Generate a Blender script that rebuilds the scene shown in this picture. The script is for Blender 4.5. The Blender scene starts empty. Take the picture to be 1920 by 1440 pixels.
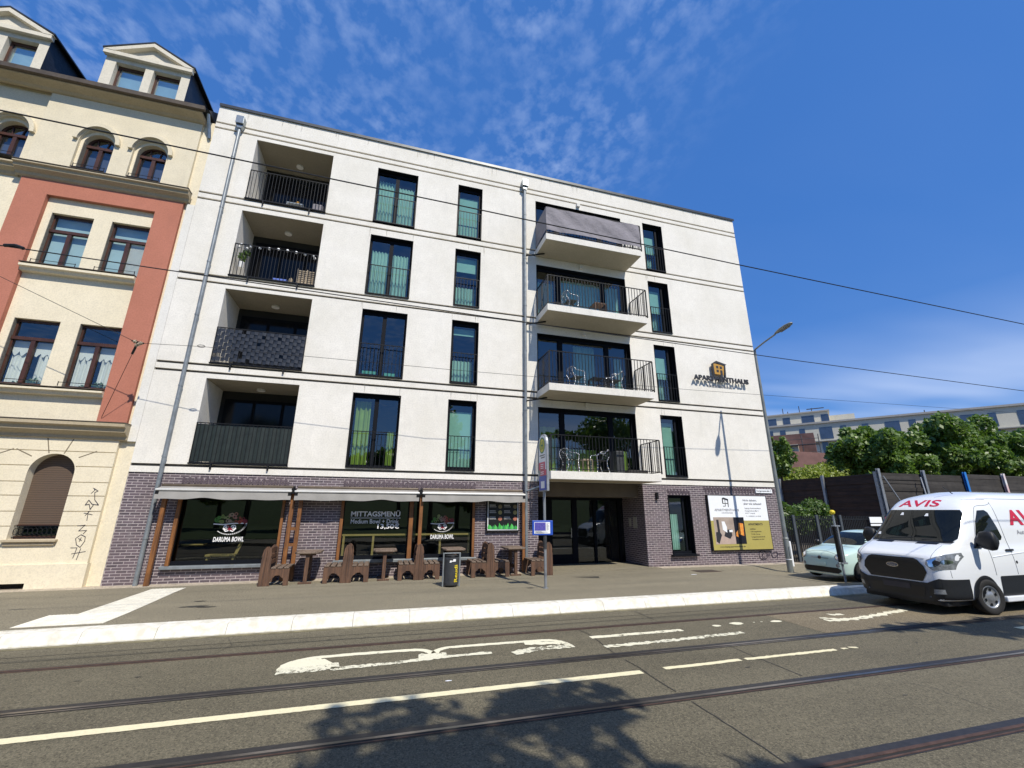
import bpy, bmesh, math, random
import numpy as np
from mathutils import Vector, Matrix
from mathutils.bvhtree import BVHTree
random.seed(7); rng = np.random.default_rng(7)
R = math.radians
COL = bpy.context.scene.collection
ORG = {}                       # world origin of each Empty
ROAD = -0.16

# ------------------------------------------------------------------ materials
def newmat(name):
    m = bpy.data.materials.new(name); m.use_nodes = True
    nt = m.node_tree; b = nt.nodes['Principled BSDF']
    return m, nt, b
def N(nt, typ, **kw):
    n = nt.nodes.new(typ)
    for k, v in kw.items():
        if k.startswith('i_'): n.inputs[k[2:].replace('_', ' ')].default_value = v
        else: setattr(n, k, v)
    return n
def pos(nt, scale=(1, 1, 1)):
    g = nt.nodes.new('ShaderNodeNewGeometry')
    mp = nt.nodes.new('ShaderNodeMapping'); mp.inputs['Scale'].default_value = scale
    nt.links.new(g.outputs['Position'], mp.inputs['Vector'])
    return mp.outputs['Vector']
def ramp(nt, src, p0, p1, c0=0.0, c1=1.0):
    r = nt.nodes.new('ShaderNodeMapRange')
    nt.links.new(src, r.inputs['Value'])
    r.inputs['From Min'].default_value = p0; r.inputs['From Max'].default_value = p1
    r.inputs['To Min'].default_value = c0; r.inputs['To Max'].default_value = c1
    return r.outputs['Result']
def mixc(nt, fac, a, b, mode='MIX'):
    n = nt.nodes.new('ShaderNodeMix'); n.data_type = 'RGBA'; n.blend_type = mode
    if isinstance(fac, (int, float)): n.inputs[0].default_value = fac
    else: nt.links.new(fac, n.inputs[0])
    for s, v in ((6, a), (7, b)):
        if isinstance(v, tuple): n.inputs[s].default_value = (*v[:3], 1)
        else: nt.links.new(v, n.inputs[s])
    return n.outputs[2]
def noise(nt, vec, sc, det=4, rough=.6):
    n = nt.nodes.new('ShaderNodeTexNoise'); n.inputs['Scale'].default_value = sc
    n.inputs['Detail'].default_value = det; n.inputs['Roughness'].default_value = rough
    nt.links.new(vec, n.inputs['Vector']); return n.outputs['Fac']
def bump(nt, b, h, strength=.3, dist=.01):
    n = nt.nodes.new('ShaderNodeBump'); n.inputs['Strength'].default_value = strength
    n.inputs['Distance'].default_value = dist
    nt.links.new(h, n.inputs['Height']); nt.links.new(n.outputs['Normal'], b.inputs['Normal'])

def mat(name, c, rough=.6, metal=0, var=.15, sc=6, bmp=0, bsc=80, bd=.004, c2=None, coat=0, spec=None, stretch=(1, 1, 1)):
    m, nt, b = newmat(name)
    v = pos(nt, stretch)
    f = noise(nt, v, sc, 5)
    if c2 is None: c2 = tuple(x * (1 - var) for x in c); 
    col = mixc(nt, ramp(nt, f, .35, .65), c, c2)
    nt.links.new(col, b.inputs['Base Color'])
    b.inputs['Roughness'].default_value = rough; b.inputs['Metallic'].default_value = metal
    if coat: b.inputs['Coat Weight'].default_value = coat; b.inputs['Coat Roughness'].default_value = .04
    if spec is not None: b.inputs['Specular IOR Level'].default_value = spec
    if bmp: bump(nt, b, noise(nt, pos(nt), bsc, 3), bmp, bd)
    return m

def stucco(name, c, dark, stain=.5, streak=True, grain=170, bs=.5):
    m, nt, b = newmat(name)
    p = pos(nt)
    big = ramp(nt, noise(nt, p, .55, 5, .65), .40, .68)
    geo = nt.nodes.new('ShaderNodeNewGeometry'); sx = nt.nodes.new('ShaderNodeSeparateXYZ'); nt.links.new(geo.outputs['Position'], sx.inputs[0])
    col = mixc(nt, big, c, tuple(c[i] * (1 - stain * .22) * (1, .995, .965)[i] for i in range(3)))
    if streak:
        st = ramp(nt, noise(nt, pos(nt, (3, 3, .5)), 1.3, 5, .7), .56, .82, 0, .7)
        col = mixc(nt, st, col, dark)
    mid = ramp(nt, noise(nt, p, 3.2, 8, .82), .40, .68, 0, .26)
    col = mixc(nt, mid, col, tuple(x * .6 for x in c))
    spk = ramp(nt, noise(nt, p, 24, 4, .8), .44, .64, 0, .34)
    col = mixc(nt, spk, col, tuple(x * .55 for x in c))
    nt.links.new(col, b.inputs['Base Color']); b.inputs['Roughness'].default_value = .92
    b.inputs['Specular IOR Level'].default_value = .2
    bump(nt, b, noise(nt, p, grain, 2), bs, .006)
    return m

def brickmat(name, vertical=False):
    m, nt, b = newmat(name)
    g = nt.nodes.new('ShaderNodeNewGeometry'); s = nt.nodes.new('ShaderNodeSeparateXYZ')
    nt.links.new(g.outputs['Position'], s.inputs[0])
    a = N(nt, 'ShaderNodeMath', operation='ADD'); nt.links.new(s.outputs[0], a.inputs[0]); nt.links.new(s.outputs[1], a.inputs[1])
    c = nt.nodes.new('ShaderNodeCombineXYZ')
    if vertical: nt.links.new(s.outputs[2], c.inputs[0]); nt.links.new(a.outputs[0], c.inputs[1])
    else: nt.links.new(a.outputs[0], c.inputs[0]); nt.links.new(s.outputs[2], c.inputs[1])
    t = nt.nodes.new('ShaderNodeTexBrick'); nt.links.new(c.outputs[0], t.inputs['Vector'])
    t.inputs['Scale'].default_value = 1; t.inputs['Brick Width'].default_value = .235; t.inputs['Row Height'].default_value = .0705
    t.inputs['Mortar Size'].default_value = .0085; t.inputs['Mortar Smooth'].default_value = .15; t.inputs['Bias'].default_value = 0
    t.inputs['Color1'].default_value = (.155, .118, .138, 1); t.inputs['Color2'].default_value = (.074, .060, .072, 1)
    t.inputs['Mortar'].default_value = (.56, .49, .49, 1)
    f = noise(nt, pos(nt), 1.2, 4)
    col = mixc(nt, ramp(nt, f, .4, .7, 0, .4), t.outputs['Color'], (.2, .15, .15))
    f3 = ramp(nt, noise(nt, pos(nt, (3, 3, .7)), 1.6, 4), .56, .74, 0, .35)
    col = mixc(nt, f3, col, (.30, .28, .27))
    f2 = noise(nt, pos(nt), 60, 2)
    col = mixc(nt, ramp(nt, f2, .3, .7, 0, .35), col, (.05, .04, .045))
    nt.links.new(col, b.inputs['Base Color']); b.inputs['Roughness'].default_value = .55
    inv = N(nt, 'ShaderNodeMath', operation='SUBTRACT'); inv.inputs[0].default_value = 1; nt.links.new(t.outputs['Fac'], inv.inputs[1])
    bump(nt, b, inv.outputs[0], .6, .008)
    return m

def glass(name, tint, refl=.3, rough=.01, tr=1.0):
    m = bpy.data.materials.new(name); m.use_nodes = True; nt = m.node_tree; nt.nodes.clear()
    o = nt.nodes.new('ShaderNodeOutputMaterial'); t = nt.nodes.new('ShaderNodeBsdfTransparent'); g = nt.nodes.new('ShaderNodeBsdfGlossy')
    t.inputs[0].default_value = (*tint, 1); g.inputs['Roughness'].default_value = rough; g.inputs[0].default_value = (.92, .97, 1, 1)
    lw = nt.nodes.new('ShaderNodeLayerWeight'); lw.inputs[0].default_value = .35
    pw = N(nt, 'ShaderNodeMath', operation='POWER'); nt.links.new(lw.outputs['Facing'], pw.inputs[0]); pw.inputs[1].default_value = 4.0; lw.inputs[0].default_value = .5
    f = ramp(nt, pw.outputs[0], 0, 1, refl, .95)
    # slight waviness of float glass
    bp = nt.nodes.new('ShaderNodeBump'); bp.inputs['Strength'].default_value = .06; bp.inputs['Distance'].default_value = .02
    nt.links.new(noise(nt, pos(nt), 1.4, 1), bp.inputs['Height']); nt.links.new(bp.outputs[0], g.inputs['Normal'])
    mx = nt.nodes.new('ShaderNodeMixShader'); nt.links.new(f, mx.inputs[0]); nt.links.new(t.outputs[0], mx.inputs[1]); nt.links.new(g.outputs[0], mx.inputs[2])
    nt.links.new(mx.outputs[0], o.inputs[0]); return m

def woodmat(name, c, c2, rough=.6, axis=2, sc=1.0):
    m, nt, b = newmat(name)
    s = [22 * sc] * 3; s[axis] = 1.4 * sc
    tc = nt.nodes.new('ShaderNodeTexCoord'); mp = nt.nodes.new('ShaderNodeMapping'); mp.inputs['Scale'].default_value = s
    nt.links.new(tc.outputs['Object'], mp.inputs[0])
    f = noise(nt, mp.outputs[0], 1.6, 6, .65)
    col = mixc(nt, ramp(nt, f, .32, .68), c, c2)
    f2 = noise(nt, pos(nt), 2.2, 3)
    col = mixc(nt, ramp(nt, f2, .45, .75, 0, .6), col, tuple(x * .45 for x in c2))
    nt.links.new(col, b.inputs['Base Color']); b.inputs['Roughness'].default_value = rough
    bump(nt, b, f, .35, .004)
    return m

def asphalt(name, c, warm=1.0, patch=.25, gsc=60):
    m, nt, b = newmat(name)
    p = pos(nt)
    big = noise(nt, pos(nt, (.35, 1.6, 1)), .9, 4, .6)
    col = mixc(nt, ramp(nt, big, .36, .66), tuple(x * 1.13 for x in c), tuple(x * (1 - patch) for x in c))
    md = noise(nt, p, 3.5, 4)
    col = mixc(nt, ramp(nt, md, .35, .75, 0, .35), col, tuple(x * .6 for x in c))
    gr = noise(nt, p, gsc, 4, .85)
    col = mixc(nt, ramp(nt, gr, .50, .64, 0, .9), col, tuple(x * 2.0 for x in c))
    gd = noise(nt, pos(nt, (1.1, .9, 1)), gsc * .7, 3, .8)
    col = mixc(nt, ramp(nt, gd, .50, .64, 0, .9), col, tuple(x * .35 for x in c))
    # small dark oil drops and pale specks
    v = nt.nodes.new('ShaderNodeTexVoronoi'); v.inputs['Scale'].default_value = 1.6; nt.links.new(p, v.inputs['Vector'])
    dot = ramp(nt, v.outputs['Distance'], .035, .05, .8, 0)
    col = mixc(nt, dot, col, tuple(x * .4 for x in c))
    v2 = nt.nodes.new('ShaderNodeTexVoronoi'); v2.inputs['Scale'].default_value = 7; nt.links.new(p, v2.inputs['Vector'])
    col = mixc(nt, ramp(nt, v2.outputs['Distance'], .04, .06, .5, 0), col, tuple(x * 2.6 for x in c))
    nt.links.new(col, b.inputs['Base Color']); b.inputs['Roughness'].default_value = .82; b.inputs['Specular IOR Level'].default_value = .35
    bump(nt, b, gr, .6, .006)
    return m

def paintmat(name, c, wear=.5, sc=16):
    m, nt, b = newmat(name); p = pos(nt)
    f = noise(nt, p, sc, 6, .75)
    f2 = noise(nt, pos(nt, (1, 1, 1)), 1.7, 3)
    a = N(nt, 'ShaderNodeMath', operation='ADD'); nt.links.new(f, a.inputs[0]); 
    nt.links.new(ramp(nt, f2, .2, .8, -.14, .14), a.inputs[1])
    f3 = ramp(nt, noise(nt, p, 75, 3, .8), .3, .7, -.10, .10); a3 = N(nt, 'ShaderNodeMath', operation='ADD'); nt.links.new(a.outputs[0], a3.inputs[0]); nt.links.new(f3, a3.inputs[1])
    al = ramp(nt, a3.outputs[0], wear - .02, wear + .04, .04, .97)
    nt.links.new(al, b.inputs['Alpha'])
    col = mixc(nt, ramp(nt, noise(nt, p, 40, 3), .4, .7, 0, .5), c, tuple(x * .72 for x in c))
    nt.links.new(col, b.inputs['Base Color']); b.inputs['Roughness'].default_value = .7
    return m

def leafmat(name, c, c2):
    m, nt, b = newmat(name); p = pos(nt)
    col = mixc(nt, ramp(nt, noise(nt, p, 1.3, 3), .35, .65), c, c2)
    col = mixc(nt, ramp(nt, noise(nt, p, 14, 2), .4, .7, 0, .6), col, tuple(x * .55 for x in c))
    nt.links.new(col, b.inputs['Base Color']); b.inputs['Roughness'].default_value = .5
    tr = nt.nodes.new('ShaderNodeBsdfTranslucent'); nt.links.new(mixc(nt, .5, col, (.35, .5, .05), 'MULTIPLY'), tr.inputs[0])
    ad = nt.nodes.new('ShaderNodeAddShader'); o = nt.nodes['Material Output']
    nt.links.new(b.outputs[0], ad.inputs[0]); nt.links.new(tr.outputs[0], ad.inputs[1]); nt.links.new(ad.outputs[0], o.inputs[0])
    return m

M = {}
M['white'] = stucco('stucco_white', (.85, .82, .755), (.64, .625, .58), .5)
M['whiteplain'] = stucco('stucco_plain', (.79, .77, .72), (.6, .6, .55), .2, False, 200, .2)
M['soffit2'] = stucco('soffit_shade_pale', (.47, .42, .32), (.36, .33, .26), .3, False, 60, .15)  # shade under the balcony slabs put into the colour
M['entsoffit'] = mat('entrance_soffit_shade', (.16, .13, .10), .8, var=.2, sc=2)  # pale entrance header and ceiling coloured dark for the recess shade
M['soffit'] = stucco('soffit_shade_dark', (.30, .265, .20), (.22, .2, .155), .3, False, 60, .15)  # loggia ceiling shade darkened into the colour
M['slab'] = stucco('concrete_painted', (.80, .775, .715), (.5, .49, .44), .25, True, 60, .15)
M['cream'] = stucco('stucco_cream', (.78, .70, .53), (.60, .54, .42), .35)
M['creamlite'] = stucco('stucco_cream_light', (.84, .755, .575), (.66, .60, .46), .25)
M['creamtrim'] = stucco('cornice_sandstone', (.50, .42, .29), (.36, .31, .23), .6)
M['red'] = stucco('stucco_terracotta', (.50, .20, .138), (.39, .165, .12), .5)
M['dormer'] = stucco('plaster_dormer', (.74, .69, .58), (.45, .38, .3), .5)
M['brick'] = brickmat('clinker'); M['brickv'] = brickmat('clinker_soldier', True)
M['anth'] = mat('anthracite_metal', (.006, .0075, .0115), .62, .0, .1, 5, spec=.12)
M['anthdark'] = mat('anthracite_reveal', (.008, .009, .011), .6, .0, .1, 5, spec=.1)
M['rail'] = mat('railing_metal', (.010, .011, .013), .5, .1, .1, spec=.3)
M['zinc'] = mat('zinc', (.33, .37, .39), .38, .85, .25, 8)
M['zincpaint'] = mat('zinc_painted', (.27, .30, .32), .45, .3, .3, 5)
M['coping'] = mat('coping_sheet', (.07, .075, .08), .4, .6, .2)
M['glass'] = glass('window_glass', (.53, .74, .68), .13)
M['glassdark'] = glass('shop_glass', (.58, .61, .57), .075)
M['glassold'] = glass('old_window_glass', (.88, .92, .90), .13)
M['glassdormer'] = glass('dormer_glass', (.85, .92, .92), .35)
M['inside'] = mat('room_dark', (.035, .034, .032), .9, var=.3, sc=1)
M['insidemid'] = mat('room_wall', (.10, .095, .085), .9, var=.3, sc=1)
M['curtain'] = mat('curtain_white', (.74, .76, .72), .85, var=.08, sc=2)
M['bluepale'] = mat('pane_sky_tint', (.42, .58, .62), .85, var=.1, sc=2)  # sky reflection of the old panes, as a sheet colour
M['bluedark'] = mat('pane_backing_dark', (.07, .09, .16), .85, var=.3, sc=2)  # dark blue sheet behind the arched panes
M['reveal'] = mat('reveal_stone', (.22, .205, .175), .9, var=.3, sc=14, bmp=.3)
M['curtaingreen'] = mat('curtain_olive', (.58, .52, .10), .85, var=.2, sc=2)
M['blind'] = mat('roller_blind', (.62, .68, .66), .8, var=.1, sc=2)
M['oldwood'] = woodmat('window_frame_brown', (.085, .032, .018), (.045, .018, .012), .45)
M['slate'] = mat('slate', (.022, .026, .034), .5, var=.5, sc=9, bmp=.5, bsc=12, bd=.02)
M['shutter'] = None
M['gutter'] = mat('gutter_brown', (.13, .10, .07), .5, .3, .3)
def dripmat():
    m, nt, b = newmat('rain_drip'); b.inputs['Base Color'].default_value = (.30, .28, .24, 1); b.inputs['Roughness'].default_value = .9
    nt.links.new(ramp(nt, noise(nt, pos(nt, (9, 1, 1.5)), 3, 4), .35, .7, .0, .42), b.inputs['Alpha']); return m
M['drip'] = dripmat()
M['asphalt'] = asphalt('road_asphalt', (.128, .113, .075))
M['asphalt2'] = asphalt('pavement_asphalt', (.205, .182, .128), patch=.14, gsc=50)
M['asphalt3'] = asphalt('road_patch_asphalt', (.18, .148, .095), patch=.15)
M['bitumen'] = mat('bitumen_joint', (.028, .026, .026), .55, var=.4, sc=12, bmp=.3)
M['steel'] = mat('rail_steel', (.30, .27, .25), .28, .9, .35, 3)
M['rust'] = mat('rail_rust', (.105, .058, .042), .7, .2, .5, 9, bmp=.3)
M['groove'] = mat('rail_groove_dirt', (.02, .018, .016), .9, var=.4)
M['clinker1'] = mat('clinker_single', (.125, .095, .11), .55, c2=(.075, .055, .065), sc=12)
M['grooveshade'] = mat('groove_shade_grey', (.07, .065, .06), .7, var=.3)  # grey standing in for shade inside the wall grooves
M['kerb'] = mat('kerb_granite_white', (.79, .77, .70), .7, var=.14, sc=7, bmp=.3, bsc=90, c2=(.60, .57, .47))
M['kerbjoint'] = mat('kerb_joint', (.42, .40, .34), .9)
M['tact'] = mat('tactile_slab', (.80, .77, .66), .75, var=.2, sc=5, bmp=.3, bsc=60)
M['paint'] = paintmat('road_paint_solid', (.80, .73, .48), .25, 10)
M['paintworn'] = paintmat('road_paint_worn', (.76, .73, .56), .43, 12)
M['paintmid'] = paintmat('road_paint_mid', (.80, .76, .57), .335, 9)
M['setts'] = None
M['soil'] = mat('soil_gravel', (.17, .14, .10), .95, var=.5, sc=4, bmp=.6, bsc=30, bd=.03)
M['grassm'] = mat('grass_ground', (.07, .12, .025), .95, var=.5, sc=2, bmp=.6, bsc=30, bd=.05)
M['benchwood'] = woodmat('bench_wood', (.175, .090, .050), (.060, .035, .025), .6)
M['benchtop'] = woodmat('bench_slat_lit_wood', (.25, .185, .135), (.085, .060, .045), .7, 1)  # paler than the uprights: sunlight on slats and tops put into colour
M['postwood'] = woodmat('post_wood', (.33, .135, .038), (.13, .055, .022), .5)
M['yellowwood'] = woodmat('pine_rail', (.62, .50, .20), (.5, .38, .14), .5, 0)
M['blackmetal'] = mat('black_metal', (.012, .012, .013), .4, .2)
M['bin'] = mat('bin_plastic', (.045, .048, .052), .5, var=.35, sc=10)
M['yellow'] = mat('yellow_paint', (.80, .62, .02), .5)
M['awn'] = mat('awning_fabric', (.33, .32, .30), .9, var=.15, sc=3)
M['awnbar'] = mat('awning_bar', (.66, .66, .64), .35, .1, .1)
M['tarp'] = mat('tarp_grey', (.235, .22, .245), .8, var=.15, sc=4, bmp=.5, bsc=7, bd=.05)
M['weave'] = mat('weave_screen', (.035, .038, .045), .35, .0, .4, 14)
M['screen'] = mat('privacy_screen', (.018, .028, .026), .5, .0, .4, 5)
M['alu'] = mat('aluminium', (.72, .72, .72), .22, .95, .05)
M['lightwhite'] = mat('sticker_white', (.86, .86, .86), .5, var=.02)
M['textdark'] = mat('text_dark', (.03, .03, .035), .5, var=.02)
M['textgrey'] = mat('text_grey', (.30, .30, .32), .5, var=.02)
M['ochre'] = mat('sign_ochre', (.42, .36, .10), .5, var=.08, sc=2)
M['signwhite'] = mat('sign_white', (.86, .88, .90), .45, var=.03)
M['signblue'] = mat('sign_blue', (.02, .08, .45), .4, var=.1)
M['signpurple'] = mat('sign_map', (.06, .06, .32), .4, c2=(.12, .10, .4), sc=30)
M['signyellow'] = mat('sign_yellow', (.65, .55, .03), .4, var=.1)
M['signgreen'] = mat('sign_green', (.02, .2, .05), .4)
M['signred'] = mat('sign_red', (.62, .03, .12), .4)
M['orange'] = mat('logo_gold', (.55, .30, .06), .5, .2, .1)
M['vanwhite'] = mat('van_paint', (.80, .83, .86), .22, 0, .02, 1, coat=.6)
M['vanblack'] = mat('van_plastic', (.011, .0125, .015), .55, 0, .2, 30, bmp=.1, bsc=300)
M['grille'] = mat('grille_black', (.006, .006, .007), .4)
M['carglass'] = mat('car_glass', (.010, .013, .014), .02, 0, .2, 1, coat=0, spec=.28)
M['tyre'] = mat('tyre', (.018, .017, .016), .85, 0, .3, 20, bmp=.3)
M['rim'] = mat('rim', (.50, .51, .52), .32, .7, .2)
M['chrome'] = mat('chrome', (.75, .76, .78), .12, 1, .05)
M['lampclear'] = mat('lamp_glass', (.30, .32, .34), .22, .3, .5, 14, coat=.5)
M['avisred'] = mat('letter_red', (.58, .012, .05), .4, var=.03)
M['mint'] = mat('mint_paint', (.53, .70, .645), .2, 0, .03, 1, coat=.8)
M['galv'] = mat('galvanised', (.36, .38, .40), .5, .6, .25, 6)
M['lampgrey'] = mat('lamp_pole_grey', (.26, .28, .27), .5, .4, .25, 3)
M['plank'] = woodmat('weathered_plank', (.052, .046, .040), (.026, .023, .021), .85, 0, .5)
M['plankbrown'] = woodmat('weathered_plank_brown', (.070, .038, .026), (.022, .014, .011), .85, 1, .5)
M['fenceblack'] = mat('fence_black', (.018, .019, .022), .45, .3)
M['fencepost'] = mat('fence_post', (.10, .115, .13), .5, .4)
M['leaf'] = leafmat('leaf_green', (.065, .115, .018), (.115, .175, .025))
M['leafbright'] = leafmat('leaf_bright', (.155, .195, .028), (.20, .225, .032))
M['leafdark'] = leafmat('leaf_dark', (.050, .09, .018), (.08, .13, .022))
M['bark'] = mat('bark', (.09, .07, .05), .9, var=.4, sc=8, bmp=.6, bsc=20, bd=.02, stretch=(1, 1, .2))
M['bgwall'] = stucco('far_wall', (.70, .66, .54), (.6, .56, .46), .3, True, 5, .05)
M['bgglass'] = mat('far_glass', (.05, .075, .13), .12, 0, .3, 1, spec=1)
M['bgbrick'] = mat('far_brick', (.19, .10, .085), .85, var=.3, sc=1)
M['scaff'] = mat('scaffold', (.10, .09, .09), .5, .5)
M['rattan'] = woodmat('rattan', (.42, .34, .24), (.25, .2, .14), .6)
M['wire'] = mat('wire_dark', (.02, .02, .022), .5, .3)
M['spray'] = mat('spray_dark', (.03, .025, .045), .7)
M['terr'] = mat('plant_pot', (.80, .80, .78), .5)
M['bluecloth'] = mat('cloth_blue', (.10, .16, .5), .8)
M['redcloth'] = mat('cloth_red', (.55, .04, .08), .8)
M['greencloth'] = mat('cloth_green', (.30, .60, .45), .8)
M['neighbour'] = stucco('opposite_wall', (.55, .48, .38), (.4, .36, .3), .5, True, 30, .1)

def shuttermat():
    m, nt, b = newmat('roller_shutter')
    w = nt.nodes.new('ShaderNodeTexWave'); w.wave_type = 'BANDS'; w.bands_direction = 'Z'; w.wave_profile = 'SAW'
    w.inputs['Scale'].default_value = 5.6 / 1.0; w.inputs['Distortion'].default_value = 0
    nt.links.new(pos(nt), w.inputs['Vector'])
    col = mixc(nt, ramp(nt, w.outputs['Fac'], .7, .95), (.125, .085, .060), (.03, .02, .015))
    nt.links.new(col, b.inputs['Base Color']); b.inputs['Roughness'].default_value = .6
    bump(nt, b, w.outputs['Fac'], .5, .01); return m
M['shutter'] = shuttermat()
def settmat():
    m, nt, b = newmat('small_setts'); p = pos(nt)
    v = nt.nodes.new('ShaderNodeTexVoronoi'); v.feature = 'DISTANCE_TO_EDGE'; v.inputs['Scale'].default_value = 11; nt.links.new(p, v.inputs['Vector'])
    v2 = nt.nodes.new('ShaderNodeTexVoronoi'); v2.inputs['Scale'].default_value = 11; nt.links.new(p, v2.inputs['Vector'])
    col = mixc(nt, ramp(nt, noise(nt, v2.outputs['Position'], 40, 1), .3, .7), (.50, .43, .33), (.34, .29, .22))
    col = mixc(nt, ramp(nt, v.outputs['Distance'], .01, .05, .7, 0), col, (.16, .14, .10))
    nt.links.new(col, b.inputs['Base Color']); b.inputs['Roughness'].default_value = .9
    bump(nt, b, v.outputs['Distance'], .6, .02); return m
M['setts'] = settmat()

# ------------------------------------------------------------------ mesh helpers
class MB:
    def __init__(s): s.v = []; s.f = []; s.m = []; s.cm = 0
    def add(s, vs, fs):
        o = len(s.v); s.v += [tuple(v) for v in vs]; s.f += [tuple(i + o for i in f) for f in fs]; s.m += [s.cm] * len(fs); return s
    def quad(s, a, b, c, d): return s.add([a, b, c, d], [(0, 1, 2, 3)])
    def box(s, x0, x1, y0, y1, z0, z1):
        v = [(x, y, z) for x in (x0, x1) for y in (y0, y1) for z in (z0, z1)]
        return s.add(v, [(0, 1, 3, 2), (4, 6, 7, 5), (0, 4, 5, 1), (2, 3, 7, 6), (0, 2, 6, 4), (1, 5, 7, 3)])
    def prism(s, pts, axis, a, b):          # pts: 2D polygon; axis: extrusion axis
        def P(p, t):
            return {'x': (t, p[0], p[1]), 'y': (p[0], t, p[1]), 'z': (p[0], p[1], t)}[axis]
        n = len(pts); v = [P(p, a) for p in pts] + [P(p, b) for p in pts]
        return s.add(v, [tuple(range(n)), tuple(range(2 * n - 1, n - 1, -1))] + [(i, (i + 1) % n, n + (i + 1) % n, n + i) for i in range(n)])
    def cyl(s, p0, p1, r0, r1=None, n=10, caps=True):
        r1 = r0 if r1 is None else r1
        p0 = Vector(p0); p1 = Vector(p1); d = (p1 - p0).normalized()
        u = d.orthogonal().normalized(); w = d.cross(u)
        v = []
        for p, r in ((p0, r0), (p1, r1)):
            for i in range(n):
                a = 2 * math.pi * i / n; v.append(p + (u * math.cos(a) + w * math.sin(a)) * r)
        f = [(i, (i + 1) % n, n + (i + 1) % n, n + i) for i in range(n)]
        if caps: f += [tuple(range(n - 1, -1, -1)), tuple(range(n, 2 * n))]
        return s.add(v, f)
    def tube(s, pts, r, n=6):
        for a, b in zip(pts[:-1], pts[1:]): s.cyl(a, b, r, r, n)
        return s
    def disc(s, c, r, axis, t, n=24, r0=0):      # cylinder of thickness along axis, ring if r0
        c = Vector(c); ax = {'x': Vector((1, 0, 0)), 'y': Vector((0, 1, 0)), 'z': Vector((0, 0, 1))}[axis]
        if not r0: return s.cyl(c, c + ax * t, r, r, n)
        u = ax.orthogonal().normalized(); w = ax.cross(u); v = []
        for tt in (0, t):
            for rr in (r0, r):
                for i in range(n):
                    a = 2 * math.pi * i / n; v.append(c + ax * tt + (u * math.cos(a) + w * math.sin(a)) * rr)
        f = []
        for i in range(n):
            j = (i + 1) % n
            f += [(i, j, n + j, n + i), (2 * n + i, 3 * n + i, 3 * n + j, 2 * n + j), (n + i, n + j, 3 * n + j, 3 * n + i), (i, 2 * n + i, 2 * n + j, j)]
        return s.add(v, f)
    def lathe(s, c, prof, n=20):
        v = []; c = Vector(c)
        for r, z in prof:
            for i in range(n):
                a = 2 * math.pi * i / n; v.append(c + Vector((r * math.cos(a), r * math.sin(a), z)))
        f = [(k * n + i, k * n + (i + 1) % n, (k + 1) * n + (i + 1) % n, (k + 1) * n + i) for k in range(len(prof) - 1) for i in range(n)]
        return s.add(v, f)
    def build(s, name, m, parent=None, smooth=False, bevel=0, local=False):
        me = bpy.data.meshes.new(name)
        o = (0, 0, 0) if (local or parent is None) else ORG.get(parent.name, (0, 0, 0))
        me.from_pydata([(v[0] - o[0], v[1] - o[1], v[2] - o[2]) for v in s.v], [], s.f); me.update()
        ms = m if isinstance(m, (list, tuple)) else [m]
        for k in ms: me.materials.append(M[k] if isinstance(k, str) else k)
        if len(ms) > 1: me.polygons.foreach_set('material_index', s.m)
        ob = bpy.data.objects.new(name, me); COL.objects.link(ob)
        bm = bmesh.new(); bm.from_mesh(me); bmesh.ops.recalc_face_normals(bm, faces=bm.faces); bm.to_mesh(me); bm.free()
        if smooth:
            for p in me.polygons: p.use_smooth = True
        if bevel:
            b = ob.modifiers.new('b', 'BEVEL'); b.width = bevel; b.segments = 2; b.limit_method = 'ANGLE'
        if parent is not None:
            ob.parent = parent; ORG[ob.name] = (0, 0, 0) if local else o
        else: ORG[ob.name] = (0, 0, 0)
        return ob
def split_build(b, name, m, parent=None, local=False, bevel=0, smooth=False):
    par = list(range(len(b.v)))
    def find(i):
        while par[i] != i: par[i] = par[par[i]]; i = par[i]
        return i
    for f in b.f:
        r = find(f[0])
        for k in f[1:]: par[find(k)] = r
    groups = {}
    for fi, f in enumerate(b.f): groups.setdefault(find(f[0]), []).append(fi)
    out = []
    for fl in groups.values():
        n = MB(); mp = {}
        for fi in fl:
            for k in b.f[fi]:
                if k not in mp: mp[k] = len(n.v); n.v.append(b.v[k])
            n.f.append(tuple(mp[k] for k in b.f[fi])); n.m.append(b.m[fi])
        out.append(n.build(name, m, parent, smooth, bevel, local))
    return out
def tag(o, label=None, cat=None, group=None, kind=None):
    if label: o['label'] = label
    if cat: o['category'] = cat
    if group: o['group'] = group
    if kind: o['kind'] = kind
    return o
def thing(name, label, cat, loc=(0, 0, 0), group=None, rz=0):
    o = bpy.data.objects.new(name, None); COL.objects.link(o); o.location = loc; o.rotation_euler = (0, 0, rz)
    o.empty_display_size = .2
    ORG[o.name] = tuple(loc); return tag(o, label, cat, group)
def struct(o): o['kind'] = 'structure'; return o
def kids(o): return [c for c in bpy.data.objects if c.parent == o]
def copy_tree(o, loc=None, label=None, parent=None):
    c = o.copy(); COL.objects.link(c)
    if parent is not None: c.parent = parent
    if loc is not None: c.location = loc
    if label: c['label'] = label
    for k in CH(o): copy_tree(k, parent=c)
    return c
def CH(o): return [c for c in list(COL.objects) if c.parent is o]

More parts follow.
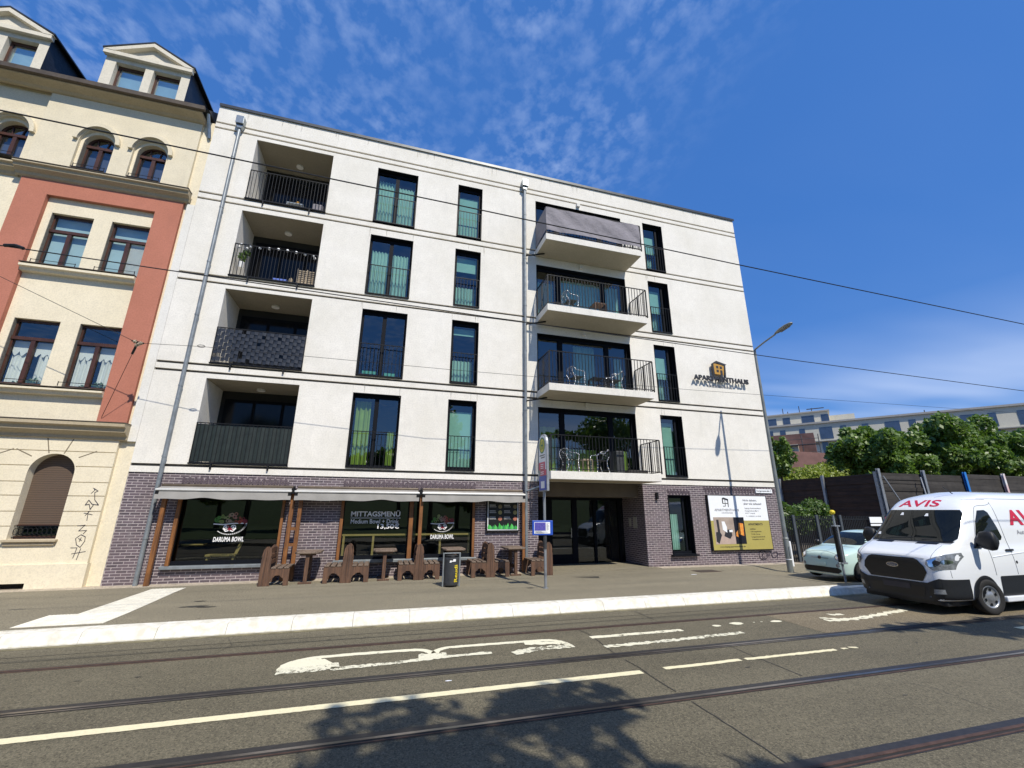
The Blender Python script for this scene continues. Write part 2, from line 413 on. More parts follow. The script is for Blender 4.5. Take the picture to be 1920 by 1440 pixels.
def text(name, s, w, h, loc, m, parent=None, facing='-y', ex=.003, bold=0, shear=0, spacing=1, align='L', local=False):
    cu = bpy.data.curves.new(name or 'lettering', 'FONT'); cu.body = s; cu.size = 1; cu.extrude = 0; cu.offset = bold; cu.shear = shear
    cu.space_character = spacing; cu.resolution_u = 3
    t = bpy.data.objects.new(name or 'lettering', cu); COL.objects.link(t)
    dg = bpy.context.evaluated_depsgraph_get(); dg.update()
    me = bpy.data.meshes.new_from_object(t.evaluated_get(dg)); bpy.data.objects.remove(t)
    vs = np.array([v.co[:] for v in me.vertices]); fs = [tuple(p.vertices) for p in me.polygons]
    bpy.data.meshes.remove(me)
    mn = vs.min(0); mx = vs.max(0); sc = h / (mx[1] - mn[1]); sx = (w / (mx[0] - mn[0])) if w else sc
    x = (vs[:, 0] - mn[0]) * sx; y = (vs[:, 1] - mn[1]) * sc
    if align == 'C': x = x - x.max() / 2
    b = MB()
    pts = []
    for a, c in zip(x, y):
        if facing == '-y': pts.append((loc[0] + a, loc[1], loc[2] + c))
        elif facing == '-x': pts.append((loc[0], loc[1] - a, loc[2] + c))
        elif facing == '-yv': pts.append((loc[0] - c, loc[1], loc[2] + a))
    n = len(pts); off = {'-y': (0, -ex, 0), '-x': (-ex, 0, 0), '-yv': (0, -ex, 0)}[facing]
    b.v = pts + [tuple(p[i] + off[i] for i in range(3)) for p in pts]
    ed = {}
    for f in fs:
        for i in range(len(f)):
            e = (f[i], f[(i + 1) % len(f)]); ed[e] = ed.get(e, 0) + 1
    faces = [tuple(i for i in f) for f in fs] + [tuple(i + n for i in reversed(f)) for f in fs]
    for (i, j) in ed:
        if (j, i) not in ed: faces.append((i, j, j + n, i + n))
    b.f = faces; b.m = [0] * len(faces)
    return b if name is None else b.build(name, m, parent, local=local)

def stroke(b, pts, w, y, t=.004):       # painted line on a facade, in X,Z
    for (x0, z0), (x1, z1) in zip(pts[:-1], pts[1:]):
        d = Vector((x1 - x0, z1 - z0)); 
        if d.length < 1e-4: continue
        d.normalize(); n = Vector((-d.y, d.x)) * w / 2; e = d * w * .4
        b.prism([(x0 - e.x + n.x, z0 - e.y + n.y), (x1 + e.x + n.x, z1 + e.y + n.y), (x1 + e.x - n.x, z1 + e.y - n.y), (x0 - e.x - n.x, z0 - e.y - n.y)], 'y', y, y - t)
        y -= .0006
def smooth_pts(pts, k=6):
    out = []
    P = [pts[0]] + list(pts) + [pts[-1]]
    for i in range(1, len(P) - 2):
        p0, p1, p2, p3 = [np.array(P[i + j], float) for j in (-1, 0, 1, 2)]
        for t in np.linspace(0, 1, k, endpoint=False):
            out.append(tuple(.5 * ((2 * p1) + (-p0 + p2) * t + (2 * p0 - 5 * p1 + 4 * p2 - p3) * t * t + (-p0 + 3 * p1 - 3 * p2 + p3) * t ** 3)))
    out.append(tuple(pts[-1])); return out

def relief(b, x0, x1, z0, z1, holes, grooves=(), gd=.04, y=0.0, xg=()):
    """facade sheet: holes = (xa,xb,za,zb,depth); grooves = (za,zb)"""
    xs = sorted({x0, x1, *[h[0] for h in holes], *[h[1] for h in holes]})
    zs = sorted({z0, z1, *[h[2] for h in holes], *[h[3] for h in holes], *[g[i] for g in grooves for i in (0, 1)]})
    xs = [x for x in xs if x0 <= x <= x1]; zs = [z for z in zs if z0 <= z <= z1]
    def D(i, j):
        if i < 0 or j < 0 or i >= len(xs) - 1 or j >= len(zs) - 1: return None, False
        cx = (xs[i] + xs[i + 1]) / 2; cz = (zs[j] + zs[j + 1]) / 2
        for h in holes:
            if h[0] < cx < h[1] and h[2] < cz < h[3]: return h[4], True
        for g in grooves:
            if g[0] < cz < g[1]: return gd, False
        return 0.0, False
    for i in range(len(xs) - 1):
        for j in range(len(zs) - 1):
            d, hole = D(i, j); a, c, e, f = xs[i], xs[i + 1], zs[j], zs[j + 1]
            if not hole: b.quad((a, y + d, e), (c, y + d, e), (c, y + d, f), (a, y + d, f))
            for di, dj in ((1, 0), (0, 1)):
                d2, _ = D(i + di, j + dj)
                if d2 is None or abs(d2 - d) < 1e-6: continue
                if di: b.quad((c, y + d, e), (c, y + d2, e), (c, y + d2, f), (c, y + d, f))
                else: b.quad((a, y + d, f), (c, y + d, f), (c, y + d2, f), (a, y + d2, f))
    return b

# ------------------------------------------------------------------ ground
def blob(b, cx, cy, rx, ry, z, n=14, j=.3):
    v = [(cx + rx * math.cos(2 * math.pi * i / n) * random.uniform(1 - j, 1), cy + ry * math.sin(2 * math.pi * i / n) * random.uniform(1 - j, 1), z) for i in range(n)]
    b.add(v, [tuple(range(n))])
g = MB(); g.quad((-600, -600, ROAD - .06), (900, -600, ROAD - .06), (900, 900, ROAD - .06), (-600, 900, ROAD - .06))
struct(g.build('ground', 'soil'))
g = MB()
g.box(-60, 120, -15.2, -5.0, ROAD - .05, ROAD)
struct(g.build('road', 'asphalt'))
g = MB()           # pavement as a fine grid that dips a little at the driveway
def dip(x, y):
    s = lambda t: max(0, min(1, t)) ** 2 * (3 - 2 * max(0, min(1, t)))
    return -.10 * s((x - 11.2) / 1.8) * s((-y - .2) / 1.2) * s((4.6 + y) / 1.0)
xs = [-60, -20, -8] + [i * .5 for i in range(-10, 61)] + [60, 120]; ys = [-4.6, -4.2, -3.6, -3, -2.4, -1.8, -1.2, -.8, -.42]
xs = sorted(xs)
for i in range(len(xs) - 1):
    for j in range(len(ys) - 1):
        q = [(xs[i], ys[j]), (xs[i + 1], ys[j]), (xs[i + 1], ys[j + 1]), (xs[i], ys[j + 1])]
        g.quad(*[(x, y, dip(x, y)) for x, y in q])
g.quad((-60, -4.6, 0), (120, -4.6, 0), (120, -4.6, -.2), (-60, -4.6, -.2))
struct(g.build('pavement', 'asphalt2'))
g = MB()
for i in range(len(xs) - 1):
    if xs[i] >= 15.3: break
    g.quad(*[(x, y, dip(x, -.42) - .003 + (.003 if y > -.4 else 0)) for x, y in ((xs[i], -.42), (xs[i + 1], -.42), (xs[i + 1], .3), (xs[i], .3))])
struct(g.build('paving_strip', 'setts'))
g = MB(); g.box(15.15, 120, -.42, 60, ROAD - .04, -.02)
struct(g.build('yard_ground', 'soil'))
g = MB(); g.box(-60, 120, -19, -15.2, ROAD - .05, 0)
struct(g.build('opposite_pavement', 'asphalt2'))
g = MB(); g.box(-90, 160, -80, -19, ROAD - .05, .03)
struct(g.build('lawn', 'grassm'))
# kerb: long white tram-platform kerb with a sloped face, in stones
g = MB(); x = -24.3
while x < 40:
    L_ = 1.0
    if x < 11.1 or x > 16.5: h = 0
    else: h = -.03
    g.prism([(-4.6, -.2), (-4.6, .012 + h), (-4.86, .012 + h), (-4.93, -.006 + h), (-5.005, ROAD + .02), (-5.01, -.25)], 'x', x + .0025, x + L_ - .0025)
    x += L_
struct(g.build('kerb', 'kerb', bevel=.004))
g = MB(); g.box(-24, 40, -4.90, -4.62, -.26, -.02)
struct(g.build('kerb_bedding', 'kerbjoint'))
# studs on the kerb stones (tactile ribs near the back edge)
g = MB()
for i in range(360):
    xx = -6.6 + i * .05
    if int((xx + 30) / 1.0) % 3 == 0: g.box(xx, xx + .022, -4.72, -4.64, .012, .017)
struct(g.build('kerb_ribs', 'kerb'))
g = MB(); g.box(-60, 120, -5.12, -5.012, ROAD, ROAD + .004)
struct(g.build('kerb_gutter_line', mat('gutter_line', (.24, .21, .12), .9, var=.5, sc=6)))

# tactile guide strip + field
g = MB()
for i in range(9):
    y0 = -3.48 + i * .3
    g.prism([(-5.12 + i * .004, y0), (-4.31 - i * .011, y0), (-4.31 - (i + 1) * .011, y0 + .292), (-5.12 + (i + 1) * .004, y0 + .292)], 'z', -.02, .006)
    for k in range(10): g.box(-5.08 + k * .074, -5.045 + k * .074, y0 + .01, y0 + .285, .006, .010)
struct(g.build('tactile_guide_strip', 'tact'))
g = MB()
for i in range(4):
    for j in range(3):
        g.box(-5.54 + i * .31, -5.54 + (i + 1) * .31 - .004, -4.38 + j * .3, -4.38 + (j + 1) * .3 - .004, -.02, .0062)
for i in range(24):
    for j in range(17): g.lathe((-5.51 + i * .0515, -4.35 + j * .0525, .0062), [(.016, 0), (.012, .006), (.0, .007)], 6)
struct(g.build('tactile_field', 'tact'))

g = MB(); blob(g, -3.35, -3.28, .30, .10, .005, 18, .4); blob(g, -3.1, -3.4, .2, .06, .0052, 14, .4); blob(g, -3.45, -2.72, .13, .05, .005, 12, .4)
g.add([(5.55, -1.52, .005), (6.35, -1.55, .005), (6.22, -1.86, .005)], [(0, 1, 2)]); blob(g, 3.75, -2.95, .1, .06, .005, 12, .4)  # triangle is a plain dark patch, apart from the stains
struct(g.build('pavement_stains_and_patch', mat('stain_patch_dark', (.05, .047, .04), .8, var=.4)))
# tram rails: (steel head, groove, guard) with bitumen strips
grp = 'grooved tram rails set in the road'
labs = ['rusty tram rail nearest the white kerb', 'tram rail between the worn lozenge markings and the long pale line', 'tram rail crossed by the leafy tree shadow in the foreground', 'nearest tram rail at the bottom right corner of the road']
for i, y in enumerate((-6.2, -7.72, -9.23, -10.7)):
    t = thing('tram_rail', labs[i], 'tram rail', (0, y, ROAD), grp)
    z = ROAD
    w1, w2 = (.045, .04) if i == 0 else (.10, .07)
    b = MB(); 
    xs_ = np.arange(-40, 80.1, .5)
    for k in range(len(xs_) - 1):
        j = [random.uniform(-.012, .012) for _ in range(2)]
        b.quad((xs_[k], y - w2 + j[0] * 0, z + .003), (xs_[k + 1], y - w2, z + .003), (xs_[k + 1], y + w1 + .03, z + .003), (xs_[k], y + w1 + .03, z + .003))
    b.build('joint_filler', 'bitumen', t)
    b = MB(); b.box(-40, 80, y - .004, y + .035, z - .02, z + .0075); b.build('rail_head', 'steel' if i in (1, 2) else 'rust', t)
    b = MB(); b.box(-40, 80, y - .036, y - .005, z - .02, z + .0045); b.build('groove', 'groove', t)
    b = MB(); b.box(-40, 80, y - .055, y - .037, z - .02, z + .0065); b.build('guard', 'rust' if i != 1 else 'steel', t)
# transverse joints
g = MB()
def crack(pts, w=.012, z=ROAD + .0045):
    pp = []
    for (a, b_) in zip(pts[:-1], pts[1:]):
        n = max(2, int(math.dist(a, b_) / .12))
        for k in range(n): t = k / n; pp.append((a[0] + (b_[0] - a[0]) * t + random.uniform(-.006, .006), a[1] + (b_[1] - a[1]) * t))
    pp.append(pts[-1])
    for a, c in zip(pp[:-1], pp[1:]): g.quad((a[0] - w / 2, a[1], z), (a[0] + w / 2, a[1], z), (c[0] + w / 2, c[1], z), (c[0] - w / 2, c[1], z))
crack([(3.52, -6.26), (3.58, -6.6), (3.52, -7.2), (3.48, -7.62)]); crack([(3.48, -7.9), (3.5, -8.21), (3.46, -8.77), (3.47, -9.05)])
crack([(3.46, -9.33), (3.44, -10.2), (3.41, -10.6)]); crack([(5.28, -5.2), (5.25, -5.95)]); crack([(5.39, -7.82), (5.36, -8.3), (5.34, -9.05)])
crack([(3.0, -10.3), (3.05, -10.45), (2.95, -10.62)], .006)
for pts in ([(-2.2, -5.2), (-2.0, -5.7), (-2.15, -6.15)], [(8.9, -5.2), (8.7, -5.9), (8.8, -6.15)], [(1.2, -9.4), (1.5, -9.7), (1.9, -9.9), (2.0, -10.3)], [(6.2, -9.3), (6.5, -9.8), (6.4, -10.4)]): crack(pts, .005)
struct(g.build('road_joints', 'bitumen'))
g = MB()
for k in range(26): blob(g, random.uniform(-4, 11), random.uniform(-10.4, -5.3), random.uniform(.02, .07), random.uniform(.01, .025), ROAD + .0034, 9, .4)
struct(g.build('road_stains', mat('road_stain', (.060, .055, .045), .7, var=.5, sc=20)))
t = thing('drain_cover', 'square dark iron cover set in the pavement near the lamp side of the entrance', 'manhole cover', (10.3, -1.3, 0))
b = MB(); b.box(9.9, 10.7, -1.6, -1.1, -.01, .005); b.build('frame', 'rust', t); b = MB(); b.box(9.95, 10.65, -1.56, -1.14, .0, .008); b.build('lid', mat('cast_iron', (.09, .07, .055), .6, .3, .4, 30), t)
g = MB()
for y0, w in ((-5.55, .012), (-5.8, .01)):
    g.quad((-50, y0, ROAD + .0035), (90, y0, ROAD + .0035), (90, y0 + w, ROAD + .0035), (-50, y0 + w, ROAD + .0035))
g.quad((-50, -1.42, .004), (11, -1.42, .004), (11, -1.408, .004), (-50, -1.408, .004))
struct(g.build('asphalt_seams', 'bitumen'))
g = MB(); z = ROAD + .0025
g.add([(7.65, -6.24, z), (14.5, -6.24, z), (14.5, -7.58, z), (7.58, -7.58, z)], [(0, 1, 2, 3)])
struct(g.build('road_patch', 'asphalt3'))

# markings ---------------------------------------------------------------
def ribbon(b, pts, w, z, jag=.01, step=.05):
    pp = []
    for a, c in zip(pts[:-1], pts[1:]):
        n = max(1, int(math.dist(a, c) / step))
        for k in range(n): pp.append((a[0] + (c[0] - a[0]) * k / n, a[1] + (c[1] - a[1]) * k / n))
    pp.append(pts[-1]); L = []
    for i, p in enumerate(pp):
        a = pp[max(0, i - 1)]; c = pp[min(len(pp) - 1, i + 1)]
        d = Vector((c[0] - a[0], c[1] - a[1])).normalized(); n = Vector((-d.y, d.x))
        w1 = w / 2 + random.uniform(-jag, jag); w2 = w / 2 + random.uniform(-jag, jag)
        L.append(((p[0] + n.x * w1, p[1] + n.y * w1, z), (p[0] - n.x * w2, p[1] - n.y * w2, z)))
    for (a, c), (e, f) in zip(L[:-1], L[1:]): b.quad(a, c, f, e)
zM = ROAD + .005
g = MB(); ribbon(g, [(-30, -8.385), (3.44, -8.385)], .125, zM, .004)
ribbon(g, [(3.80, -8.35), (4.5, -8.35), (5.05, -8.335)], .09, zM, .006)
ribbon(g, [(5.14, -8.335), (5.35, -8.34), (6.82, -8.34)], .085, zM, .01)
ribbon(g, [(6.95, -8.33), (7.05, -8.34)], .06, zM, .02); ribbon(g, [(7.12, -8.31), (7.25, -8.35)], .05, zM, .015)
ribbon(g, [(11.27, -8.27), (14, -8.27)], .14, zM, .006)
struct(g.build('road_marking_line', 'paint'))
g = MB()
up = smooth_pts([(-1.06, -7.1), (-1.02, -6.85), (-.8, -6.68), (-.4, -6.64), (.3, -6.65), (.72, -6.68), (.88, -6.82), (.93, -6.98)])
ribbon(g, up, .12, zM, .008)
up = smooth_pts([(.93, -6.98), (1.0, -6.78), (1.2, -6.68), (1.8, -6.68), (2.4, -6.69), (2.8, -6.73), (2.96, -6.9), (3.0, -7.12)])
ribbon(g, up, .11, zM, .008)
ribbon(g, [(-1.02, -6.98), (-.62, -6.93), (-.5, -6.86)], .28, zM + .001, .02); ribbon(g, [(-.95, -6.85), (-.6, -6.78)], .16, zM + .0015, .02)
ribbon(g, [(2.35, -6.8), (2.8, -6.88), (2.9, -6.95)], .14, zM + .001, .02)
ribbon(g, [(3.51, -6.76), (4.3, -6.76), (5.28, -6.76)], .125, zM, .012)
struct(g.build('road_marking_loop', 'paintmid'))
g = MB()
ribbon(g, [(-1.1, -7.12), (-.6, -7.12), (-.35, -7.08)], .24, zM + .002, .03)
ribbon(g, [(-.45, -7.2), (.3, -7.19), (.9, -7.12), (1.35, -7.1), (1.75, -7.1)], .11, zM + .002, .02)
ribbon(g, [(.7, -7.0), (1.1, -7.02)], .2, zM + .003, .03)
ribbon(g, [(2.05, -7.22), (2.45, -7.1), (3.05, -7.1)], .17, zM + .002, .03)
ribbon(g, [(3.50, -7.28), (4.6, -7.26), (6.2, -7.17)], .12, zM, .025)
struct(g.build('road_marking_worn', 'paintworn'))
g = MB()
for a in ((6.08, -6.68, .11, .07), (6.56, -6.64, .16, .10), (6.95, -6.65, .03, .02), (7.12, -6.66, .03, .02), (7.42, -6.70, .16, .07), (4.0, -7.28, .4, .05), (3.66, -7.3, .12, .05)): blob(g, *a, zM + .002)
ribbon(g, smooth_pts([(8.42, -6.92), (8.9, -6.95), (9.7, -6.86), (10.3, -6.74), (10.95, -6.62)]), .16, zM + .001, .05)
ribbon(g, [(8.5, -6.7), (8.75, -6.9), (9.1, -6.93)], .12, zM + .003, .04); ribbon(g, [(8.95, -6.55), (9.25, -6.6)], .12, zM + .001, .03)
struct(g.build('road_marking_fragments', 'paintmid'))
# ------------------------------------------------------------------ apartment building
BX0, BX1, BT = -6.5, 15.15, 15.33
apt = thing('apartment_building', 'white stuccoed five storey apartment house over a dark purple brick ground floor', 'building', (4.3, 0, 0))
wb = [3.072, 5.985, 8.904, 11.781]; wt = [5.424, 8.338, 11.235, 14.111]
lb = [3.095, 6.02, 8.935, 11.807]; lt = [5.528, 8.446, 11.32, 14.221]
db = [3.02, 5.94, 8.84, 11.75]; dt = [5.39, 8.22, 11.12, 14.09]
holes = []
for i in range(4):
    holes += [(-5.18, -2.69, lb[i], lt[i], 1.6), (-1.12, .358, wb[i], wt[i], .3), (1.895, 2.862, wb[i], wt[i], .3),
              (5.08, 8.99, db[i], dt[i], .3), (10.076, 11.059, wb[i], wt[i], .3)]
gr = []
for zc in (5.93, 5.70, 8.83, 8.60, 11.75, 11.52, 14.61, 14.39, 3.0): gr.append((zc - .036, zc + .036))
b = MB(); relief(b, BX0, BX1, 2.80, BT, holes, gr, .075)
b.quad((BX0, 0, 2.8), (BX1, 0, 2.8), (BX1, .06, 2.8), (BX0, .06, 2.8))
b.build('wall', 'white', apt)
for (ga, gb) in gr:
    b = MB(); hx = sorted([(h[0], h[1]) for h in holes if h[2] < (ga + gb) / 2 < h[3]]); x = BX0 + .003
    for (a, c) in hx + [(BX1 - .003, None)]: b.box(x, a, .058, .0745, ga + .002, gb - .002); x = c
    b.build('groove_shade_strip', 'grooveshade', apt)  # dark strip painting the shade at the groove bottom
b = MB()       # flanks, rear and flat roof
b.quad((BX1, 0, -.3), (BX1, 12, -.3), (BX1, 12, BT), (BX1, 0, BT)); b.quad((BX0, 0, -.3), (BX0, 12, -.3), (BX0, 12, BT), (BX0, 0, BT))
b.quad((BX0, 12, -.3), (BX1, 12, -.3), (BX1, 12, BT), (BX0, 12, BT)); b.quad((BX0, .02, BT - .04), (BX1, .02, BT - .04), (BX1, 12, BT - .04), (BX0, 12, BT - .04))
b.build('rear_walls', 'whiteplain', apt)
b = MB(); b.box(BX0, BX1 + .05, -.05, .22, BT + .002, BT + .06); b.box(BX0, BX1 + .05, -.05, -.03, BT - .05, BT + .002); b.build('roof_coping', 'coping', apt)
b = MB()
for i in range(4):
    for xa, xb in ((-1.12, .358), (1.895, 2.862), (10.076, 11.059)):
        for k in range(3):
            x = random.choice((xa, xb)) + random.uniform(-.12, .12) if k else random.uniform(xa, xb); L_ = random.uniform(.12, .30); z = wb[i] - .38; w_ = random.uniform(.012, .03)
            if z - L_ > 2.85: b.add([(x - w_, -.0015, z + .08), (x + w_, -.0015, z + .08), (x + w_ * .3, -.0015, z - L_), (x - w_ * .3, -.0015, z - L_)], [(0, 1, 2, 3)])
for k in range(46):
    x = random.uniform(BX0 + .2, BX1 - .2); L_ = random.uniform(.08, .42); w_ = random.uniform(.008, .035); b.add([(x - w_, -.0015, 15.26), (x + w_, -.0015, 15.26), (x + w_ * .2, -.0015, 15.26 - L_), (x - w_ * .3, -.0015, 15.26 - L_)], [(0, 1, 2, 3)])
st_ = b.build('rain_stain', 'drip', apt); st_['kind'] = 'stuff'
bh = [(-5.25, -2.6, .42, 2.42, .12), (-1.1, 2.92, .46, 2.42, .12), (5.05, 9.08, -.4, 2.803, 1.5), (10.09, 11.05, .38, 2.43, .3)]
b = MB(); relief(b, BX0, BX1, -.4, 2.803, bh, (), .04, y=.03); split_build(b, 'brick_base', 'brick', apt)
for xa, xb, za, zb in ((-5.25, -2.55, 2.45, 2.69), (-1.1, 2.92, 2.45, 2.69), (10.09, 11.05, 2.43, 2.66), (11.7, 15.1, 2.55, 2.78)):
    b = MB(); xx = xa; k = 0
    while xx < xb - .03:
        b.box(xx + .004, xx + .062, .018 - .006 * (k % 2), .04, za + (.0 if k % 2 else .075), zb - (.075 if k % 2 else 0)); xx += .0705; k += 1
    b.build('soldier_course', 'clinker1', apt)
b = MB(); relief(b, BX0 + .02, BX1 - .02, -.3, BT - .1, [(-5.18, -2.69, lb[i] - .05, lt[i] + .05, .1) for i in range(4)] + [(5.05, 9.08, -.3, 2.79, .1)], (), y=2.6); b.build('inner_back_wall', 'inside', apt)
b = MB()
for zz in (-.02, 2.9, 5.75, 8.68, 11.6, 14.4):
    if zz < 2.95: b.box(BX0 + .02, 5.0, .34, 2.6, zz - .1, zz); b.box(9.2, BX1 - .02, .34, 2.6, zz - .1, zz)
    else:
        b.box(-2.6, BX1 - .02, .34, 2.6, zz - .1, zz); b.box(BX0 + .02, -5.25, .34, 2.6, zz - .1, zz)
for xx in (-2.62, 1.2, 4.3, 9.5, -5.26):
    b.box(xx - .04, xx, .34, 2.6, 2.95, 14.4)
b.build('inner_floors', 'insidemid', apt)

def win_frame(xa, xb, za, zb, mull, y=.16, fw=.075, mw=.13, parent=apt, gl='glass', door=False):
    f = MB()
    f.box(xa, xa + .018, -.004, .30, za, zb); f.box(xb - .018, xb, -.004, .30, za, zb); f.box(xa + .018, xb - .018, -.004, .30, zb - .018, zb)
    f.box(xa + .018, xb - .018, -.05, .30, za, za + .02)
    y1 = y + .07
    f.box(xa + .018, xa + fw, y, y1, za + .02, zb - .018); f.box(xb - fw, xb - .018, y, y1, za + .02, zb - .018)
    f.box(xa + fw, xb - fw, y, y1, zb - fw - .05, zb - .018); f.box(xa + fw, xb - fw, y, y1, za + .02, za + fw + .04)
    for mx in mull: f.box(mx - mw / 2, mx + mw / 2, y - .004, y1, za + fw + .04, zb - fw - .05)
    w = f.build('window', 'anth', parent)
    p = MB(); edges = [xa + fw] + [v for mx in mull for v in (mx - mw / 2, mx + mw / 2)] + [xb - fw]
    for a, c in zip(edges[::2], edges[1::2]): p.quad((a, y + .035, za + fw + .04), (c, y + .035, za + fw + .04), (c, y + .035, zb - fw - .05), (a, y + .035, zb - fw - .05))
    p.build('pane', gl, w); return w
def curtain(w, xa, xb, za, zb, m='curtain', y=.34, amp=.03, waves=9, hem=0.0):
    b = MB(); n = int((xb - xa) * 60); L = []
    ph = random.uniform(0, 6)
    for i in range(n + 1):
        t = i / n; xx = xa + (xb - xa) * t
        yy = y + amp * math.sin(t * waves * 2 * math.pi * (xb - xa) + ph) + amp * .4 * math.sin(t * 31 + ph * 2)
        L.append((xx, yy))
    for (x0, y0), (x1, y1) in zip(L[:-1], L[1:]): b.quad((x0, y0, za), (x1, y1, za), (x1, y1, zb), (x0, y0, zb))
    return b.build('curtain', m, w, smooth=True)
def railing(xa, xb, za, zb, y=-.02, sp=.115, parent=apt, name='railing', brackets=False, bar=.015):
    b = MB(); b.box(xa, xb, y - .018, y + .012, zb - .022, zb); b.box(xa, xb, y - .015, y + .01, za, za + .018)
    b.box(xa, xa + .02, y - .015, y + .02, za, zb); b.box(xb - .02, xb, y - .015, y + .02, za, zb)
    n = int((xb - xa) / sp)
    for i in range(1, n): xx = xa + (xb - xa) * i / n; b.box(xx - bar / 2, xx + bar / 2, y - .012, y, za + .018, zb - .022)
    if brackets:
        for t in (.22, .8): xx = xa + (xb - xa) * t; b.box(xx - .02, xx + .02, y - .03, 0, za - .17, za)
    return b.build(name, 'rail', parent)
# double windows
for i in range(4):
    xa, xb, za, zb = -1.12, .358, wb[i], wt[i]
    w = win_frame(xa, xb, za, zb, [-.38])
    if i in (2, 3): curtain(w, xa + .1, -.45, za + .05, zb - (.3 if i == 3 else .45)); curtain(w, -.31, xb - .1, za + .05, zb - (.45 if i == 3 else .5))
    elif i == 1:
        b = MB(); b.box(-1.0, -.45, .4, .5, za + .02, za + .20); b.build('cushion', 'redcloth', w)
        b = MB(); b.box(-.95, -.5, .38, .48, za + .2, za + .30); b.box(-.25, .1, .38, .48, za + .05, za + .28); b.build('blanket', 'greencloth', w)
    else:
        curtain(w, xa + .12, -.55, za + .05, zb - .2, 'curtaingreen', waves=7); curtain(w, .02, xb - .1, za + .05, za + 1.2, 'curtaingreen')
    rl = railing(xa + .02, xb - .02, za + .03, za + 1.13)
for i in range(4):
    xa, xb, za, zb = 1.895, 2.862, wb[i], wt[i]
    w = win_frame(xa, xb, za, zb, [], fw=.10)
    bb_ = MB(); bb_.box(xa + .1, xb - .1, .30, .31, za + [.1, 1.9, 1.55, .05][i], zb - [.35, .2, .2, .35][i])
    bb_.build('blind', 'blind', w)
    if i in (0, 1, 2): curtain(w, xa + .1, xb - .1, za + .05, za + 1.0, 'curtain', waves=8, y=.5)
    railing(xa + .02, xb - .02, za + .03, za + 1.13)
for i in range(4):
    xa, xb, za, zb = 10.076, 11.059, wb[i], wt[i]
    w = win_frame(xa, xb, za, zb, [xb - .24], fw=.06, mw=.08)
    b = MB(); b.box(xa + .06, xb - .28, .31, .32, za + [.1, 1.0, 1.0, 1.0][i], zb - [.25, .45, .3, .5][i]); b.build('blind', 'blind', w)
    curtain(w, xa + .06, xb - .3, za + .05, za + [1.0, 1.3, 1.15, .9][i], 'curtain', waves=7, y=.5)
    railing(xa + .02, xb - .02, za + .03, za + 1.13)
# ground floor window right of the entrance
w = win_frame(10.09, 11.05, .38, 2.43, [10.82], fw=.06, mw=.07)
curtain(w, 10.15, 10.75, .5, 1.75, waves=10, y=.45)
b = MB(); b.box(10.02, 11.12, -.10, .10, .33, .375); b.build('window_sill', 'anth', apt)
# loggias
for i in range(4):
    za, zb = lb[i], lt[i]
    b = MB()
    b.box(-5.18, -2.69, 1.45, 1.60, za, zb); bk = b.build('loggia_rear_wall', 'inside', apt)  # near-black wall colour carries the shade of the recess
    w = MB(); w.box(-5.05, -2.8, 1.40, 1.448, za, zb - .28); dr = w.build('glazed_door', 'anthdark', apt)
    w = MB()
    for a, c in ((-4.95, -4.25), (-4.15, -3.4), (-3.3, -2.9)): w.quad((a, 1.39, za + .1), (c, 1.39, za + .1), (c, 1.39, zb - .38), (a, 1.39, zb - .38))
    w.build('pane', mat('loggia_pane', (.008, .009, .011), .08, spec=.25), dr)
    railing(-5.17, -2.70, za - .01, za + 1.12, y=-.03, sp=.10, brackets=True)
    b = MB(); b.box(-5.19, -2.68, -.055, .0, za - .045, za - .012); b.build('loggia_edge', 'anth', apt)
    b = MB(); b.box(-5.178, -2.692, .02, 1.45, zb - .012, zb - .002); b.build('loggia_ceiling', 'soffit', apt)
    b = MB(); b.disc((-3.95, .9, zb - .012), .12, 'z', -.05, 16); b.build('ceiling_lamp', 'whiteplain', apt)
